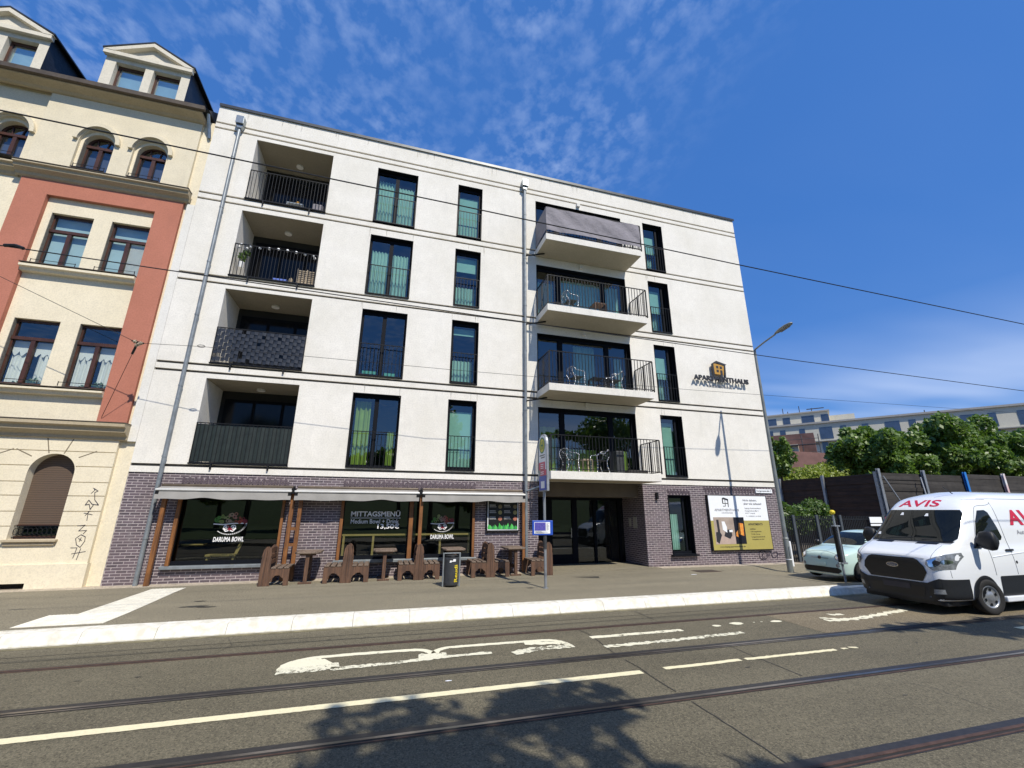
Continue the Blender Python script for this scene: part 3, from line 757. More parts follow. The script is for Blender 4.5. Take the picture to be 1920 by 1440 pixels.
# balconies
for i in range(4):
    zs = [2.81, 5.70, 8.61, 11.49][i]; zt_ = zs + .25
    b = MB(); b.box(5.05, 9.05, -1.2, -.001, zs, zt_); bal = b.build('balcony', 'slab', apt, bevel=.008)
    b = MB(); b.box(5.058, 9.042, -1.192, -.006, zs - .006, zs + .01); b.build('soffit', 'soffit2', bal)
    r = MB(); zr = zt_ + 1.17
    x0, x1, y0 = 5.09, 9.10, -1.17
    for (a, c, d, e) in ((x0, x1, y0 - .02, y0 + .015), (x0 - .015, x0 + .015, y0 + .015, 0), (x1 - .015, x1 + .015, y0 + .015, 0)):
        r.box(a, c, d, e, zr - .025, zr); r.box(a, c, d, e, zt_ + .06, zt_ + .08)
    n = 33
    for k in range(n + 1): xx = x0 + (x1 - x0) * k / n; r.box(xx - .0095, xx + .0095, y0 - .009, y0 + .007, zt_ + .05, zr - .025)
    for xx in (x0, x1):
        for k in range(1, 10): yy = y0 * k / 10; r.box(xx - .008, xx + .008, yy - .009, yy + .009, zt_ + .05, zr - .025)
        for yy in (y0, y0 / 2, -.03): r.box(xx - .018, xx + .018, yy - .018, yy + .018, zt_, zr - .02)
    r.build('railing', 'rail', bal)
    # big glazed door
    za, zb = db[i], dt[i]
    w = win_frame(5.08, 8.99, za, zb, [6.06, 8.02], fw=.10, mw=.2, y=.18)
    if i == 0:
        curtain(w, 5.3, 5.9, za + .05, zb - .6, 'curtaingreen', amp=.05, waves=5, y=.5); curtain(w, 6.3, 7.6, za + .05, za + 1.0, 'curtaingreen', y=.6)
        curtain(w, 8.3, 8.8, za + .05, za + 1.0, 'curtaingreen', y=.5)
    elif i == 1: curtain(w, 6.8, 7.7, za + .05, zb - .1, 'curtain', y=.6); curtain(w, 8.5, 8.8, za + .05, zb - .5, 'curtain', y=.5)
    elif i == 2: curtain(w, 6.2, 8.9, za + .05, zb - .25, 'curtain', y=.45); curtain(w, 5.2, 5.95, za + .05, zb - .5, 'curtain', y=.45)
    b = MB(); b.box(6.91, 7.05, -.10, -.001, dt[i] + .10, dt[i] + .26); b.build('wall_lamp', 'whiteplain', apt, bevel=.006)
    # slab drain pipe to the downpipe
    if i: b = MB(); b.cyl((4.6, -.16, zs - .16), (5.32, -.30, zs - .03), .028); b.build('drain_pipe', 'rail', apt)
    else: b = MB(); b.cyl((4.6, -.16, 2.47), (5.3, -.45, 2.74), .03); b.build('drain_pipe', 'zinc', apt)
# downpipes
for X, r_ in ((-5.73, .052), (4.585, .052)):
    b = MB(); b.cyl((X, -.11, .0), (X, -.11, 14.5), r_, n=14)
    for zz in (1.1, 3.2, 5.2, 7.4, 9.2, 11.2, 13.2):
        b.cyl((X, -.11, zz), (X, -.11, zz + .05), r_ + .009, n=14); b.box(X - .012, X + .012, -.07, 0, zz, zz + .03)
    p = b.build('downpipe', 'zincpaint', apt, smooth=False)
    b = MB(); b.box(X - .12, X + .12, -.25, -.001, 14.55, 14.86); b.prism([(X - .12, 14.548), (X + .12, 14.548), (X + .06, 14.40), (X - .06, 14.40)], 'y', -.19, -.03)
    b.build('rain_hopper', 'zinc', p, bevel=.006)
# entrance recess
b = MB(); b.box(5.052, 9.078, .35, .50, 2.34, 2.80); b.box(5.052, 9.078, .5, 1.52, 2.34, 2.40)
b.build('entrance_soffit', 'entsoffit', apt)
b = MB(); b.box(4.9, 9.3, -.42, 1.6, -.15, .012); b.build('entrance_step', 'asphalt2', apt)
ed = MB(); Y = 1.5
ed.box(5.05, 6.12, Y, Y + .08, .01, 2.34); ed.box(6.12, 9.08, Y, Y + .08, 2.24, 2.34); ed.box(6.92, 7.12, Y - .01, Y + .09, .01, 2.24)
ed.box(6.12, 6.92, Y, Y + .08, .01, .33); ed.box(6.12, 6.92, Y, Y + .08, 1.02, 1.10); ed.box(7.8, 7.9, Y - .01, Y + .09, .01, 2.24); ed.box(8.85, 8.95, Y - .01, Y + .09, .01, 2.24)
ent = ed.build('entrance_door', 'anth', apt)
b = MB()
for a, c, e, f in ((6.12, 6.92, .33, 1.02), (6.12, 6.92, 1.1, 2.24), (7.12, 7.8, .05, 2.24), (7.9, 8.85, .05, 2.24), (8.95, 9.08, .3, 2.24)): b.quad((a, Y + .04, e), (c, Y + .04, e), (c, Y + .04, f), (a, Y + .04, f))
b.build('pane', 'glassdark', ent)
b = MB(); b.cyl((6.85, Y - .06, .9), (6.85, Y - .06, 1.25), .012); b.build('handle', 'alu', ent)
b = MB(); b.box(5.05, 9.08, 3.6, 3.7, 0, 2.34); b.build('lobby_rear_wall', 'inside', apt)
b = MB(); b.box(9.055, 9.076, .55, .80, 1.25, 1.65); b.box(9.055, 9.076, .95, 1.1, 1.3, 1.6); b.build('notice', mat('notice_card', (.45, .42, .34), .6), apt)
b = MB(); b.box(9.58, 9.66, -.07, .03, 2.27, 2.52); b.build('wall_lamp', 'blackmetal', apt, bevel=.008)
# shop windows
def shop(xa, xb, za, zb, mull):
    f = MB(); y = .10
    f.box(xa, xa + .1, y, y + .08, za, zb); f.box(xb - .1, xb, y, y + .08, za, zb); f.box(xa + .1, xb - .1, y, y + .08, za, za + .10); f.box(xa + .1, xb - .1, y, y + .08, zb - .25, zb)
    for mx in mull: f.box(mx - .09, mx + .09, y - .01, y + .08, za + .1, zb - .25)
    w = f.build('shop_window', 'anth', apt)
    e = [xa + .1] + [v for m_ in mull for v in (m_ - .09, m_ + .09)] + [xb - .1]; p = MB()
    for a, c in zip(e[::2], e[1::2]): p.quad((a, y + .04, za + .1), (c, y + .04, za + .1), (c, y + .04, zb - .25), (a, y + .04, zb - .25))
    p.build('pane', 'glassdark', w)
    s = MB(); s.box(xa - .06, xb + .05, -.10, .10, za - .08, za - .002); s.build('sill', 'zincpaint', w, bevel=.008); return w
sw1 = shop(-5.25, -2.6, .43, 2.42, []); sw2 = shop(-1.1, 2.92, .47, 2.42, [.93])
def bowl_logo(w, cx, z0, s):
    y = .132
    cols = [(.12, .40, .06), (.30, .42, .10), (.42, .50, .18), (.55, .42, .30), (.60, .28, .22), (.62, .12, .08), (.60, .08, .04), (.35, .03, .05)]
    b = MB(); pl = []
    for i in range(44):
        t = random.random(); xx = cx + s * (-.42 + .84 * t); hh = .27 * math.sin(math.pi * min(1, max(0, .12 + .8 * t)))
        zz = z0 + s * (.03 + hh * random.random()); b.cm = min(7, max(0, int(t * 8 + random.uniform(-.6, .6)))); rr = s * random.uniform(.025, .062)
        b.disc((xx, y - .0002 * i, zz), rr, 'y', -.002, 12, rr * random.choice((.45, .55, 0)))
    b.build('bowl_sticker_salad', [mat('salad_%d' % i, tuple(x * .55 for x in c), .6) for i, c in enumerate(cols)], w)
    b = MB()
    arc = [(cx + s * .44 * math.cos(a), z0 - s * .33 * math.sin(a) * 1.0) for a in np.linspace(.02, 2.35, 20)]
    for k, (p, q) in enumerate(zip(arc[:-1], arc[1:])): stroke(b, [p, q], s * (.05 - .0018 * k), y)
    stroke(b, [(cx - s * .45, z0 - s * .02), (cx - s * .2, z0 - s * .04), (cx + s * .1, z0 - s * .005), (cx + s * .44, z0)], s * .028, y)
    for k in (-1, 1): b.disc((cx + k * s * .10, y - .001, z0 - s * .12), s * .075, 'y', -.002, 14, s * .05); b.disc((cx + k * s * .10, y - .001, z0 - s * .12), s * .03, 'y', -.002, 10)
    for k in (-1, 1): stroke(b, [(cx + k * s * .17, z0 - s * .16), (cx + k * s * .1, z0 - s * .24), (cx + k * s * .03, z0 - s * .22)], s * .03, y)
    b.build('bowl_sticker', 'lightwhite', w)
    b = MB(); b.disc((cx, y, z0 - s * .16), s * .06, 'y', -.003, 10); stroke(b, [(cx - s * .1, z0 - s * .03), (cx + s * .1, z0 - s * .22)], s * .03, y); b.build('bowl_sticker_mask', mat('sticker_dark_red', (.25, .01, .03), .6), w)
bowl_logo(sw1, -3.93, 1.48, .88); text('lettering', 'DARUMA BOWL', .74, .125, (-4.28, .134, 1.0), 'lightwhite', sw1, bold=.03, shear=.1, spacing=1.05)
bowl_logo(sw2, 1.91, 1.47, .78); text('lettering', 'DARUMA BOWL', .72, .13, (1.56, .134, 1.0), 'lightwhite', sw2, bold=.03, spacing=1.05)
text('lettering', 'MITTAGSMENÜ', 1.42, .18, (-.81, .134, 1.66), 'lightwhite', sw2, bold=.025)
b = MB(); b.box(-.82, .62, .128, .134, 1.612, 1.624); b.build('lettering_underline', 'lightwhite', sw2)
text('lettering', 'Medium Bowl + Drink', 1.38, .125, (-.80, .134, 1.46), 'lightwhite', sw2, bold=.005)
text('lettering', '13,50€', .63, .165, (-.03, .134, 1.29), 'lightwhite', sw2, bold=.02)
# interior of the restaurant
t = thing('window_counter', 'pale yellow timber counter rail standing behind the right hand shop window', 'counter', (.9, .4, 0))
b = MB(); b.box(-1.0, 2.82, .20, .27, 1.11, 1.16); b.build('counter_top', 'yellowwood', t)
b = MB()
for xx in (-.12, 1.87, -.95, 2.78): b.box(xx - .03, xx + .03, .205, .265, 0, 1.11)
split_build(b, 'leg', 'yellowwood', t)
t = thing('indoor_bench', 'pale yellow timber bench inside behind the left shop window', 'bench', (-3.9, .6, 0))
b = MB(); b.box(-4.5, -3.75, .45, .75, .60, .65); b.build('seat', 'yellowwood', t); b = MB(); b.prism([(-3.83, .6), (-3.75, .6), (-3.62, 1.0), (-3.70, 1.0)], 'y', .5, .56); b.build('backrest', 'yellowwood', t)
b = MB(); b.box(-4.48, -4.43, .5, .7, 0, .6); b.box(-3.85, -3.8, .5, .7, 0, .6); split_build(b, 'leg', 'yellowwood', t)
t = thing('wall_shelf', 'pale yellow shelf at the left edge inside the left shop window', 'shelf', (-4.9, .6, .9)); b = MB(); b.box(-5.12, -4.6, .5, .8, .90, .93); b.build('shelf_board', 'yellowwood', t)

# awnings
for xa, xb, lab in ((-5.63, -2.40, 'grey fabric awning rolled in over the left window with the bowl sticker'), (-2.33, 1.11, 'middle grey awning above the brick pier and the lunch menu lettering'), (1.19, 4.46, 'right grey awning ending above the framed menu board')):
    t = thing('awning', lab, 'awning', ((xa + xb) / 2, 0, 2.45), 'grey retracted awnings over the restaurant')
    b = MB(); b.box(xa + .02, xb - .02, -.22, -.0, 2.41, 2.50); b.build('cassette', 'gutter', t, bevel=.02)
    b = MB(); n = 24
    b.quad((xa + .03, -.2, 2.43), (xb - .03, -.2, 2.43), (xb - .03, -.42, 2.365), (xa + .03, -.42, 2.365)); b.build('canopy', 'awn', t)
    b = MB(); b.box(xa, xb, -.46, -.40, 2.315, 2.365); b.build('front_bar', 'awnbar', t, bevel=.012)
    b = MB(); L = []
    n = 60
    sag = random.uniform(.3, .7)
    for i in range(n + 1):
        u = i / n; L.append((xa + .01 + (xb - xa - .02) * u, -.43 + .012 * math.sin(u * 40) * abs(math.sin(u * 5)), 2.10 + .035 * math.exp(-((u - sag) / .09) ** 2) + .008 * math.sin(u * 21)))
    for p, q in zip(L[:-1], L[1:]): b.quad((p[0], -.43, 2.318), (q[0], -.43, 2.318), (q[0], q[1] - .02, q[2]), (p[0], p[1] - .02, p[2]))
    b.build('valance', 'awn', t, smooth=True)
    b = MB()
    for xx in (xa + .05, xb - .05): b.cyl((xx, -.02, 2.38), (xx, -.41, 2.35), .02); b.box(xx - .04, xx + .04, -.44, -.36, 2.22, 2.31)
    split_build(b, 'arm', 'blackmetal', t)
    if xb < 2: b = MB(); b.box(xb - .02, xb + .09, -.40, -.30, 2.28, 2.42); b.cyl((xb + .035, -.35, 2.42), (xb + .05, -.38, 2.47), .03); b.build('bracket', 'blackmetal', t)
# posts and window side timbers
def post(x, y, w, z0, z1, lab, d=.08, lean=0):
    t = MB(); t.prism([(x - w / 2, z0), (x + w / 2, z0), (x + w / 2 + lean, z1), (x - w / 2 + lean, z1)], 'y', y - d / 2, y + d / 2)
    o = t.build('wooden_post', 'postwood', None, bevel=.006); tag(o, lab, 'post', 'timber posts around the shop windows'); return o
post(-5.45, -.22, .10, 0, 2.30, 'free standing timber post next to the left downpipe', .1)
post(-5.17, -.02, .085, .43, 2.36, 'timber upright on the left edge of the left shop window')
post(-2.63, -.02, .07, .43, 2.36, 'timber upright on the right edge of the left shop window')
post(-1.05, -.02, .085, .47, 2.36, 'timber upright at the left edge of the lunch menu window')
post(.93, -.02, .12, .47, 2.36, 'broad timber upright between the two right shop windows')
post(2.86, -.02, .075, .47, 2.36, 'timber upright at the right edge of the right shop window')
post(4.49, -.10, .09, 0, 2.30, 'timber post between the menu board and the middle downpipe')
post(1.19, -.30, .10, 0, 2.30, 'free timber post in front of the right bowl sticker window', .09)
t = thing('timber_trellis', 'two tall orange timber posts joined by short rungs at the brick pier', 'trellis', (-2.27, -.22, 0))
for xx in (-2.38, -2.16): b = MB(); b.box(xx - .05, xx + .05, -.27, -.18, 0, 2.3); b.build('post', 'postwood', t, bevel=.006)
for zz in (1.34, .92): b = MB(); b.box(-2.33, -2.21, -.25, -.2, zz - .04, zz + .04); b.build('rung', 'postwood', t)
# menu board
t = thing('menu_board', 'black framed menu board with food pictures and green leaves on the brick pier', 'menu board', (3.82, 0, 1.7))
b = MB(); b.box(3.27, 4.36, -.05, .02, 1.20, 2.24); b.build('case', 'blackmetal', t, bevel=.006)
b = MB(); b.box(3.31, 4.33, -.056, -.05, 1.25, 2.20); b.build('frame', 'signwhite', t)
b = MB(); b.box(3.335, 4.305, -.060, -.056, 1.278, 2.17); b.build('menu_panel', mat('menu_black', (.01, .012, .012), .4), t)
b = MB(); 
for i in range(16):
    cx = 3.36 + i * .06; h = random.uniform(.09, .20); b.cm = i % 3; l = random.uniform(-.06, .06)
    b.prism([(cx - .04, 1.28), (cx + .04, 1.28), (cx + .045 + l * .5, 1.28 + h * .55), (cx + l, 1.28 + h), (cx - .03 + l * .4, 1.28 + h * .5)], 'y', -.060 - .0006 * i, -.062 - .0006 * i)
b.build('leaf_picture', [mat('print_green_a', (.05, .42, .06), .5), mat('print_green_b', (.10, .55, .12), .5), mat('print_green_c', (.03, .25, .08), .5)], t)
b = MB()
for k, (cx, cz) in enumerate(((3.72, 1.60), (3.72, 1.79), (3.72, 1.97), (4.22, 1.60), (4.22, 1.79), (4.22, 1.97))): b.cm = k % 3; b.disc((cx, -.061, cz), .065, 'y', -.003, 16); b.disc((cx, -.065, cz), .04, 'y', -.001, 12)
b.build('dish_picture', [mat('dish_a', (.45, .16, .10), .6), mat('dish_b', (.40, .34, .12), .6), mat('dish_c', (.25, .2, .1), .6)], t)
text('menu_lettering', 'SIGNATURE BOWLS', .5, .045, (3.55, -.061, 2.10), 'lightwhite', t)
b = MB()
for cz in (1.62, 1.81, 1.99):
    for cx in (3.37, 3.85): b.box(cx, cx + .2, -.062, -.060, cz + .02, cz + .035); b.box(cx, cx + .22, -.062, -.060, cz - .03, cz - .02)
b.build('menu_lines', 'lightwhite', t)
# facade sign
t = thing('facade_sign', 'raised black lettering with a gold house emblem on the white wall', 'sign', (13.1, 0, 7.1))
text('lettering', 'APARTMENTHAUS', 2.72, .22, (11.72, -.13, 6.97), 'textdark', t, ex=.04, bold=.035, spacing=1.02)
text('lettering', 'KURGARTENSTRASSE', 1.25, .06, (12.45, -.02, 6.78), 'textgrey', t, ex=.01)
b = MB(); b.prism([(12.78, 7.30), (13.22, 7.28), (13.28, 7.70), (12.76, 7.76)], 'y', -.16, -.10); b.build('emblem', 'orange', t)
b = MB(); b.prism([(12.70, 7.74), (12.92, 7.88), (13.42, 7.76), (13.30, 7.68), (12.94, 7.78)], 'y', -.17, -.09); b.prism([(12.70, 7.16), (12.76, 7.16), (12.76, 7.74), (12.70, 7.74)], 'y', -.165, -.10); b.prism([(13.24, 7.16), (13.32, 7.16), (13.36, 7.74), (13.29, 7.7)], 'y', -.165, -.10)
for a, c in ((12.88, 7.55), (13.06, 7.54), (12.88, 7.38)): b.box(a, a + .11, -.165, -.155, c, c + .11)
b.box(13.06, 13.17, -.165, -.155, 7.16, 7.48); b.build('emblem_outline', 'textdark', t)
b = MB()
for xx in (11.9, 12.7, 13.4, 14.2): b.cyl((xx, -.12, 7.05), (xx, 0, 7.05), .01)
b.build('stand_off', 'textdark', t)
# advertising board
t = thing('advertising_board', 'large white and ochre apartment advertising board on the brick wall', 'advertising board', (13.1, 0, 1.5))
y = -.07
b = MB(); b.box(11.74, 14.50, y + .004, .02, .47, 2.46); b.build('frame', 'blackmetal', t, bevel=.004)
b = MB(); b.box(11.78, 14.47, y, y + .004, .50, 2.43); b.build('panel', 'signwhite', t)
b = MB(); b.box(13.28, 14.47, y - .003, y, .501, 1.53); b.box(11.78, 13.28, y - .003, y, .501, .70); b.box(11.78, 11.9, y - .003, y, .70, 1.53); b.build('ochre_field', 'ochre', t)
b = MB(); b.box(11.9, 12.80, y - .005, y - .001, .70, 1.65); b.build('room_picture', mat('print_room', (.46, .38, .32), .5, c2=(.34, .27, .22), sc=3), t)
b = MB(); b.box(11.9, 12.80, y - .007, y - .005, .70, .98); b.build('room_picture_floor', mat('print_floor', (.50, .38, .32), .5, sc=8), t)
b = MB(); b.prism([(12.05, .72), (12.2, 1.02), (12.12, 1.14), (11.95, 1.12), (11.93, .80)], 'y', y - .008, y - .007); b.prism([(12.3, .98), (12.55, .88), (12.66, 1.0), (12.64, 1.22), (12.4, 1.2)], 'y', y - .008, y - .007); b.prism([(12.04, 1.12), (12.14, 1.12), (12.12, 1.56), (12.02, 1.56)], 'y', y - .0079, y - .007)
b.build('room_picture_furniture', mat('print_dark', (.03, .03, .035), .5), t)
b = MB(); b.prism([(12.27, 1.2), (12.45, 1.1), (12.46, 1.3), (12.38, 1.5), (12.25, 1.5)], 'y', y - .0095, y - .0085); b.box(12.55, 12.7, y - .0095, y - .0085, 1.12, 1.2); b.build('room_picture_spray', 'signwhite', t)
b = MB(); b.box(12.80, 13.28, y - .006, y - .001, .70, 1.65); b.build('lamp_picture', mat('print_night', (.012, .012, .02), .4), t)
b = MB(); b.prism([(12.97, 1.05), (13.2, .98), (13.22, 1.42), (13.0, 1.45)], 'y', y - .0085, y - .0065); b.prism([(12.84, .98), (12.95, .93), (12.96, 1.2), (12.86, 1.1)], 'y', y - .0085, y - .0065); b.build('lamp_picture_glow', mat('print_orange', (.75, .18, .02), .5, c2=(.8, .42, .08), sc=14), t)
b = MB(); b.prism([(12.40, 2.14), (12.44, 2.14), (12.44, 2.31), (12.64, 2.26), (12.64, 2.02), (12.67, 2.02), (12.68, 2.31), (12.46, 2.37), (12.40, 2.33)], 'y', y - .006, y - .001); b.box(12.42, 12.64, y - .006, y - .001, 2.14, 2.16); b.box(12.52, 12.54, y - .006, y - .0012, 2.04, 2.29); b.box(12.42, 12.5, y - .0061, y - .001, 2.04, 2.06)
b.build('house_emblem', 'textdark', t)
for s_, x_, z_, w_, h_, m_, bo in (('APARTMENTHAUS', 12.0, 1.87, 1.12, .085, 'textgrey', 0), ('KURGARTENSTRASSE', 12.32, 1.79, .5, .035, 'textgrey', 0), ('Nicht daheim,', 13.36, 2.23, .66, .08, 'textgrey', .01), ('aber wie zuhause!', 13.38, 2.11, .84, .08, 'textgrey', .01),
        ('Leipzig Apartmenthaus', 13.40, 1.945, .76, .06, 'textgrey', 0), ('Kurgartenstraße 2', 13.40, 1.85, .64, .06, 'textgrey', 0), ('04317 Leipzig', 13.40, 1.77, .46, .05, 'textgrey', 0), ('T. +49(0)341 64 0240', 13.42, 1.66, .70, .05, 'textgrey', 0),
        ('APARTMENTS', 13.46, 1.355, .68, .08, 'textdark', .01), ('möbliert', 13.52, 1.20, .26, .05, 'textdark', 0), ('voll ausgestattet', 13.52, 1.10, .52, .055, 'textdark', 0), ('TV, DSL, Tel. usw.', 13.54, 1.01, .42, .05, 'textdark', 0), ('Langzeitaufenthalt', 13.54, .91, .64, .055, 'textdark', 0), ('Parkplätze im Hof', 13.56, .82, .56, .055, 'textdark', 0), ('www.leipzig-apartmenthaus.de', 12.05, .575, 1.15, .06, 'textdark', .01)):
    text('lettering', s_, w_, h_, (x_, y - .005, z_), m_, t, ex=.002, bold=bo)
t = thing('street_name_sign', 'small white street name plate high on the brick at the corner', 'sign', (14.5, 0, 2.6))
b = MB(); b.box(14.12, 14.92, -.01, .03, 2.56, 2.71); b.build('plate', 'signwhite', t, bevel=.003); text('lettering', 'Kurgartenstraße 2', .70, .085, (14.16, -.012, 2.59), 'textdark', t, ex=.003)
# graffiti
b = MB()
for S in ([(14.11, 0.44), (13.96, 0.43), (13.86, 0.3), (13.93, 0.16), (14.11, 0.13), (14.23, 0.25), (14.16, 0.41), (14.08, 0.39), (14.0, 0.27), (14.11, 0.17)], [(14.29, 0.39), (14.31, 0.23), (14.42, 0.38), (14.47, 0.22)], [(14.71, 0.36), (14.55, 0.36), (14.45, 0.26), (14.56, 0.18), (14.72, 0.28), (14.72, 0.4)], [(14.89, 0.33), (14.77, 0.3), (15.02, 0.31)], [(14.75, 0.3), (14.68, 0.12)]):
    stroke(b, smooth_pts(S), .022, .028)
b.build('graffiti', 'spray', apt)

# ------------------------------------------------------------------ balcony furniture
def alu_chair(name, lab, x, y, z, ang, grp='aluminium chairs on the balconies'):
    t = thing(name, lab, 'chair', (x, y, z), grp, ang)
    b = MB()
    for s in (-.25, .25):
        arc = smooth_pts([(.22, 0), (.20, .35), (.22, .58), (.10, .64), (-.08, .66), (-.22, .78), (-.26, .60), (-.14, .35), (-.24, 0)], 4)
        b.tube([(a, s, c) for a, c in arc], .014, 6)
    top = [(-.22 - .05 * math.cos(a), .25 * math.sin(a), .78) for a in np.linspace(-1.57, 1.57, 8)]
    b.tube(top, .014); b.build('frame', 'alu', t, smooth=True, local=True)
    b = MB(); b.prism([(-.18, .42), (.20, .44), (.20, .455), (-.18, .435)], 'y', -.22, .22); b.build('seat', 'blackmetal', t, local=True)
    b = MB()
    for k in range(5): b.prism([(-.2 - .01 * k, .50 + k * .055), (-.2 - .01 * k, .52 + k * .055), (-.19 - .01 * k, .52 + k * .055), (-.19 - .01 * k, .50 + k * .055)], 'y', -.22, .22)
    b.build('backrest', 'alu', t, local=True)
    return t
def small_table(lab, x, y, z, s=.22, m='rattan'):
    t = thing('side_table', lab, 'table', (x, y, z), 'small tables on the balconies')
    b = MB(); b.box(-s, s, -s, s, .43, .46); b.build('table_top', m, t, local=True)
    b = MB()
    for a in (-1, 1):
        for c in (-1, 1): b.box(a * s - .02, a * s + .02, c * s - .02, c * s + .02, 0, .43)
    split_build(b, 'leg', m, t, local=True); return t
alu_chair('balcony_chair', 'left shiny aluminium chair on the lowest balcony', 5.95, -.65, 3.06, 0)
alu_chair('balcony_chair', 'right shiny aluminium chair on the lowest balcony, facing the small table', 7.05, -.65, 3.06, math.pi)
small_table('small square table between the two chairs on the lowest balcony', 6.52, -.65, 3.06, .18)
alu_chair('balcony_chair', 'shiny aluminium chair on the second lowest balcony', 6.3, -.65, 5.95, 0)
alu_chair('balcony_chair', 'aluminium chair near the window corner of the second lowest balcony', 7.8, -.65, 5.95, math.pi)
small_table('small dark table between the chairs on the second lowest balcony', 7.05, -.7, 5.95, .2, 'blackmetal')
alu_chair('balcony_chair', 'aluminium chair on the third balcony beneath the grey tarp balcony', 6.15, -.7, 8.86, 0)
small_table('small dark table on the third balcony', 7.25, -.75, 8.86, .22, 'benchwood')
b = MB(); b.box(8.0, 8.75, -.9, -.5, 3.06, 3.20); tag(b.build('storage_box', 'plank', None, bevel=.01), 'low grey storage box on the right of the lowest balcony', 'box')
b = MB(); b.box(7.65, 7.95, -.75, -.5, 3.06, 3.85); tag(b.build('folded_lounger', 'bin', None, bevel=.02), 'dark folded lounger standing upright on the lowest balcony', 'lounger')
# tarp on the top balcony
b = MB(); nx, nz = 90, 12
def tz(u, v): return 11.88 + 1.0 * v
for i in range(nx + 1):
    u = i / nx; x = 5.06 + 3.98 * u
    for j in range(nz + 1):
        v = j / nz; yy = -1.205 - .020 * math.sin(u * 17 + v * 7 + 2.5 * math.sin(u * 6)) - .016 * max(0, math.sin(u * 31 + v * 9 + 2 * math.sin(u * 11 + v * 2))) ** 4 - .03 * (1 - v) * abs(math.sin(u * 5))
        b.v.append((x, yy, tz(u, v) + .012 * math.sin(u * 15) * (v > .9) - .015 * math.sin(u * 9) * (v < .1)))
for i in range(nx):
    for j in range(nz): k = i * (nz + 1) + j; b.f.append((k, k + nz + 1, k + nz + 2, k + 1)); b.m.append(0)
b.quad((5.06, -1.2, 11.88), (5.06, -.04, 11.88), (5.06, -.04, 12.86), (5.06, -1.2, 12.88))
tp = b.build('balcony_tarp', 'tarp', None, smooth=True); tag(tp, 'wrinkled grey tarp tied around the railing of the top balcony', 'tarp')
# woven screen on the second loggia
b = MB()
for r in range(9):
    for c in range(22):
        x = -5.13 + c * .1105; z = 6.06 + r * .113
        if random.random() < .04: continue
        o = (r + c) % 2; yy = -.06 - (.03 if o else 0)
        b.quad((x, yy, z + (.02 if o else 0)), (x + .105, yy - .02 * (1 - o), z), (x + .105, yy + .03 * o - .02, z + .118), (x, yy, z + .118))
tag(b.build('woven_screen', 'weave', None), 'dark woven plastic privacy screen on the second lowest recessed balcony', 'privacy screen')
b = MB()
for i in range(60):
    x = -5.15 + i * .0408; y0 = -.012 + .004 * math.sin(i * .9); y1 = -.012 + .004 * math.sin((i + 1) * .9)
    b.quad((x, y0, 3.12), (x + .0408, y1, 3.12), (x + .0408, y1, 4.17), (x, y0, 4.17))
tag(b.build('privacy_screen', 'screen', None, smooth=True), 'dark green mesh privacy screen on the lowest recessed balcony', 'privacy screen')
b = MB(); b.prism([(-3.45, 3.4), (-3.3, 3.38), (-3.27, 3.5), (-3.33, 3.72), (-3.42, 3.7)], 'y', .25, .30); tag(b.build('hanging_cloth', 'textgrey', None), 'pale cloth hanging behind the mesh of the lowest recessed balcony', 'cloth')
# string lights
t = thing('string_lights', 'string of round white bulbs hung along the third recessed balcony railing', 'string lights', (-3.9, 0, 10))
w_ = MB(); pts = []
for i in range(9):
    x = -5.0 + i * .27; z = 10.05 - .03 * math.sin(i * 1.0) ; pts.append((x, .0, z + .05))
    s = MB(); s.lathe((x, -.0, z), [(0, -.045), (.03, -.035), (.045, 0), (.03, .035), (0, .045)], 10); s.build('bulb', 'lightwhite', t, smooth=True)
for x, z in ((-5.08, 10.0), (-4.85, 9.98), (-2.82, 9.98)):
    s = MB(); s.lathe((x, .08, z), [(0, -.045), (.03, -.035), (.045, 0), (.03, .035), (0, .045)], 10); s.build('bulb', 'lightwhite', t, smooth=True)
w_.tube(pts, .005); w_.build('cord', 'wire', t)
# leaf helper used for plants and trees
def leaves(centers, radii, n, size, flat=.0, seed=1, shell=.45):
    r = np.random.default_rng(seed); V = []; 
    C = np.array(centers, float); Rr = np.array(radii, float)
    w = (Rr.prod(1)) ** .667; w /= w.sum(); idx = r.choice(len(C), n, p=w)
    d = r.normal(size=(n, 3)); d /= np.linalg.norm(d, axis=1)[:, None]
    rad = (shell + (1 - shell) * r.random(n)) ** .8
    P = C[idx] + d * Rr[idx] * rad[:, None]
    a = r.normal(size=(n, 3)); a[:, 2] -= .2; a /= np.linalg.norm(a, axis=1)[:, None]
    nrm = d + r.normal(size=(n, 3)) * .7; nrm[:, 2] += .5
    b_ = np.cross(nrm, a); b_ /= np.linalg.norm(b_, axis=1)[:, None] + 1e-9
    s = size * (.6 + .8 * r.random(n))[:, None]
    a *= s; b_ *= s * .55
    q = np.stack([P - a, P - a * .1 + b_, P + a, P - a * .1 - b_], 1).reshape(-1, 3)
    return q
def leafmesh(name, q, m, parent=None, local=False):
    n = len(q) // 4; me = bpy.data.meshes.new(name)
    o = (0, 0, 0) if (local or parent is None) else ORG.get(parent.name, (0, 0, 0))
    q = q - np.array(o)
    me.vertices.add(n * 4); me.vertices.foreach_set('co', q.astype(np.float32).ravel())
    me.loops.add(n * 4); me.loops.foreach_set('vertex_index', np.arange(n * 4, dtype=np.int32))
    me.polygons.add(n); me.polygons.foreach_set('loop_start', np.arange(0, n * 4, 4, dtype=np.int32)); me.update(calc_edges=True); me.validate()
    me.materials.append(M[m]); ob = bpy.data.objects.new(name, me); COL.objects.link(ob)
    if parent is not None: ob.parent = parent
    return ob
t = thing('potted_plant', 'leafy plant in a white hanging pot on the third recessed balcony', 'plant', (-4.93, .15, 9.3))
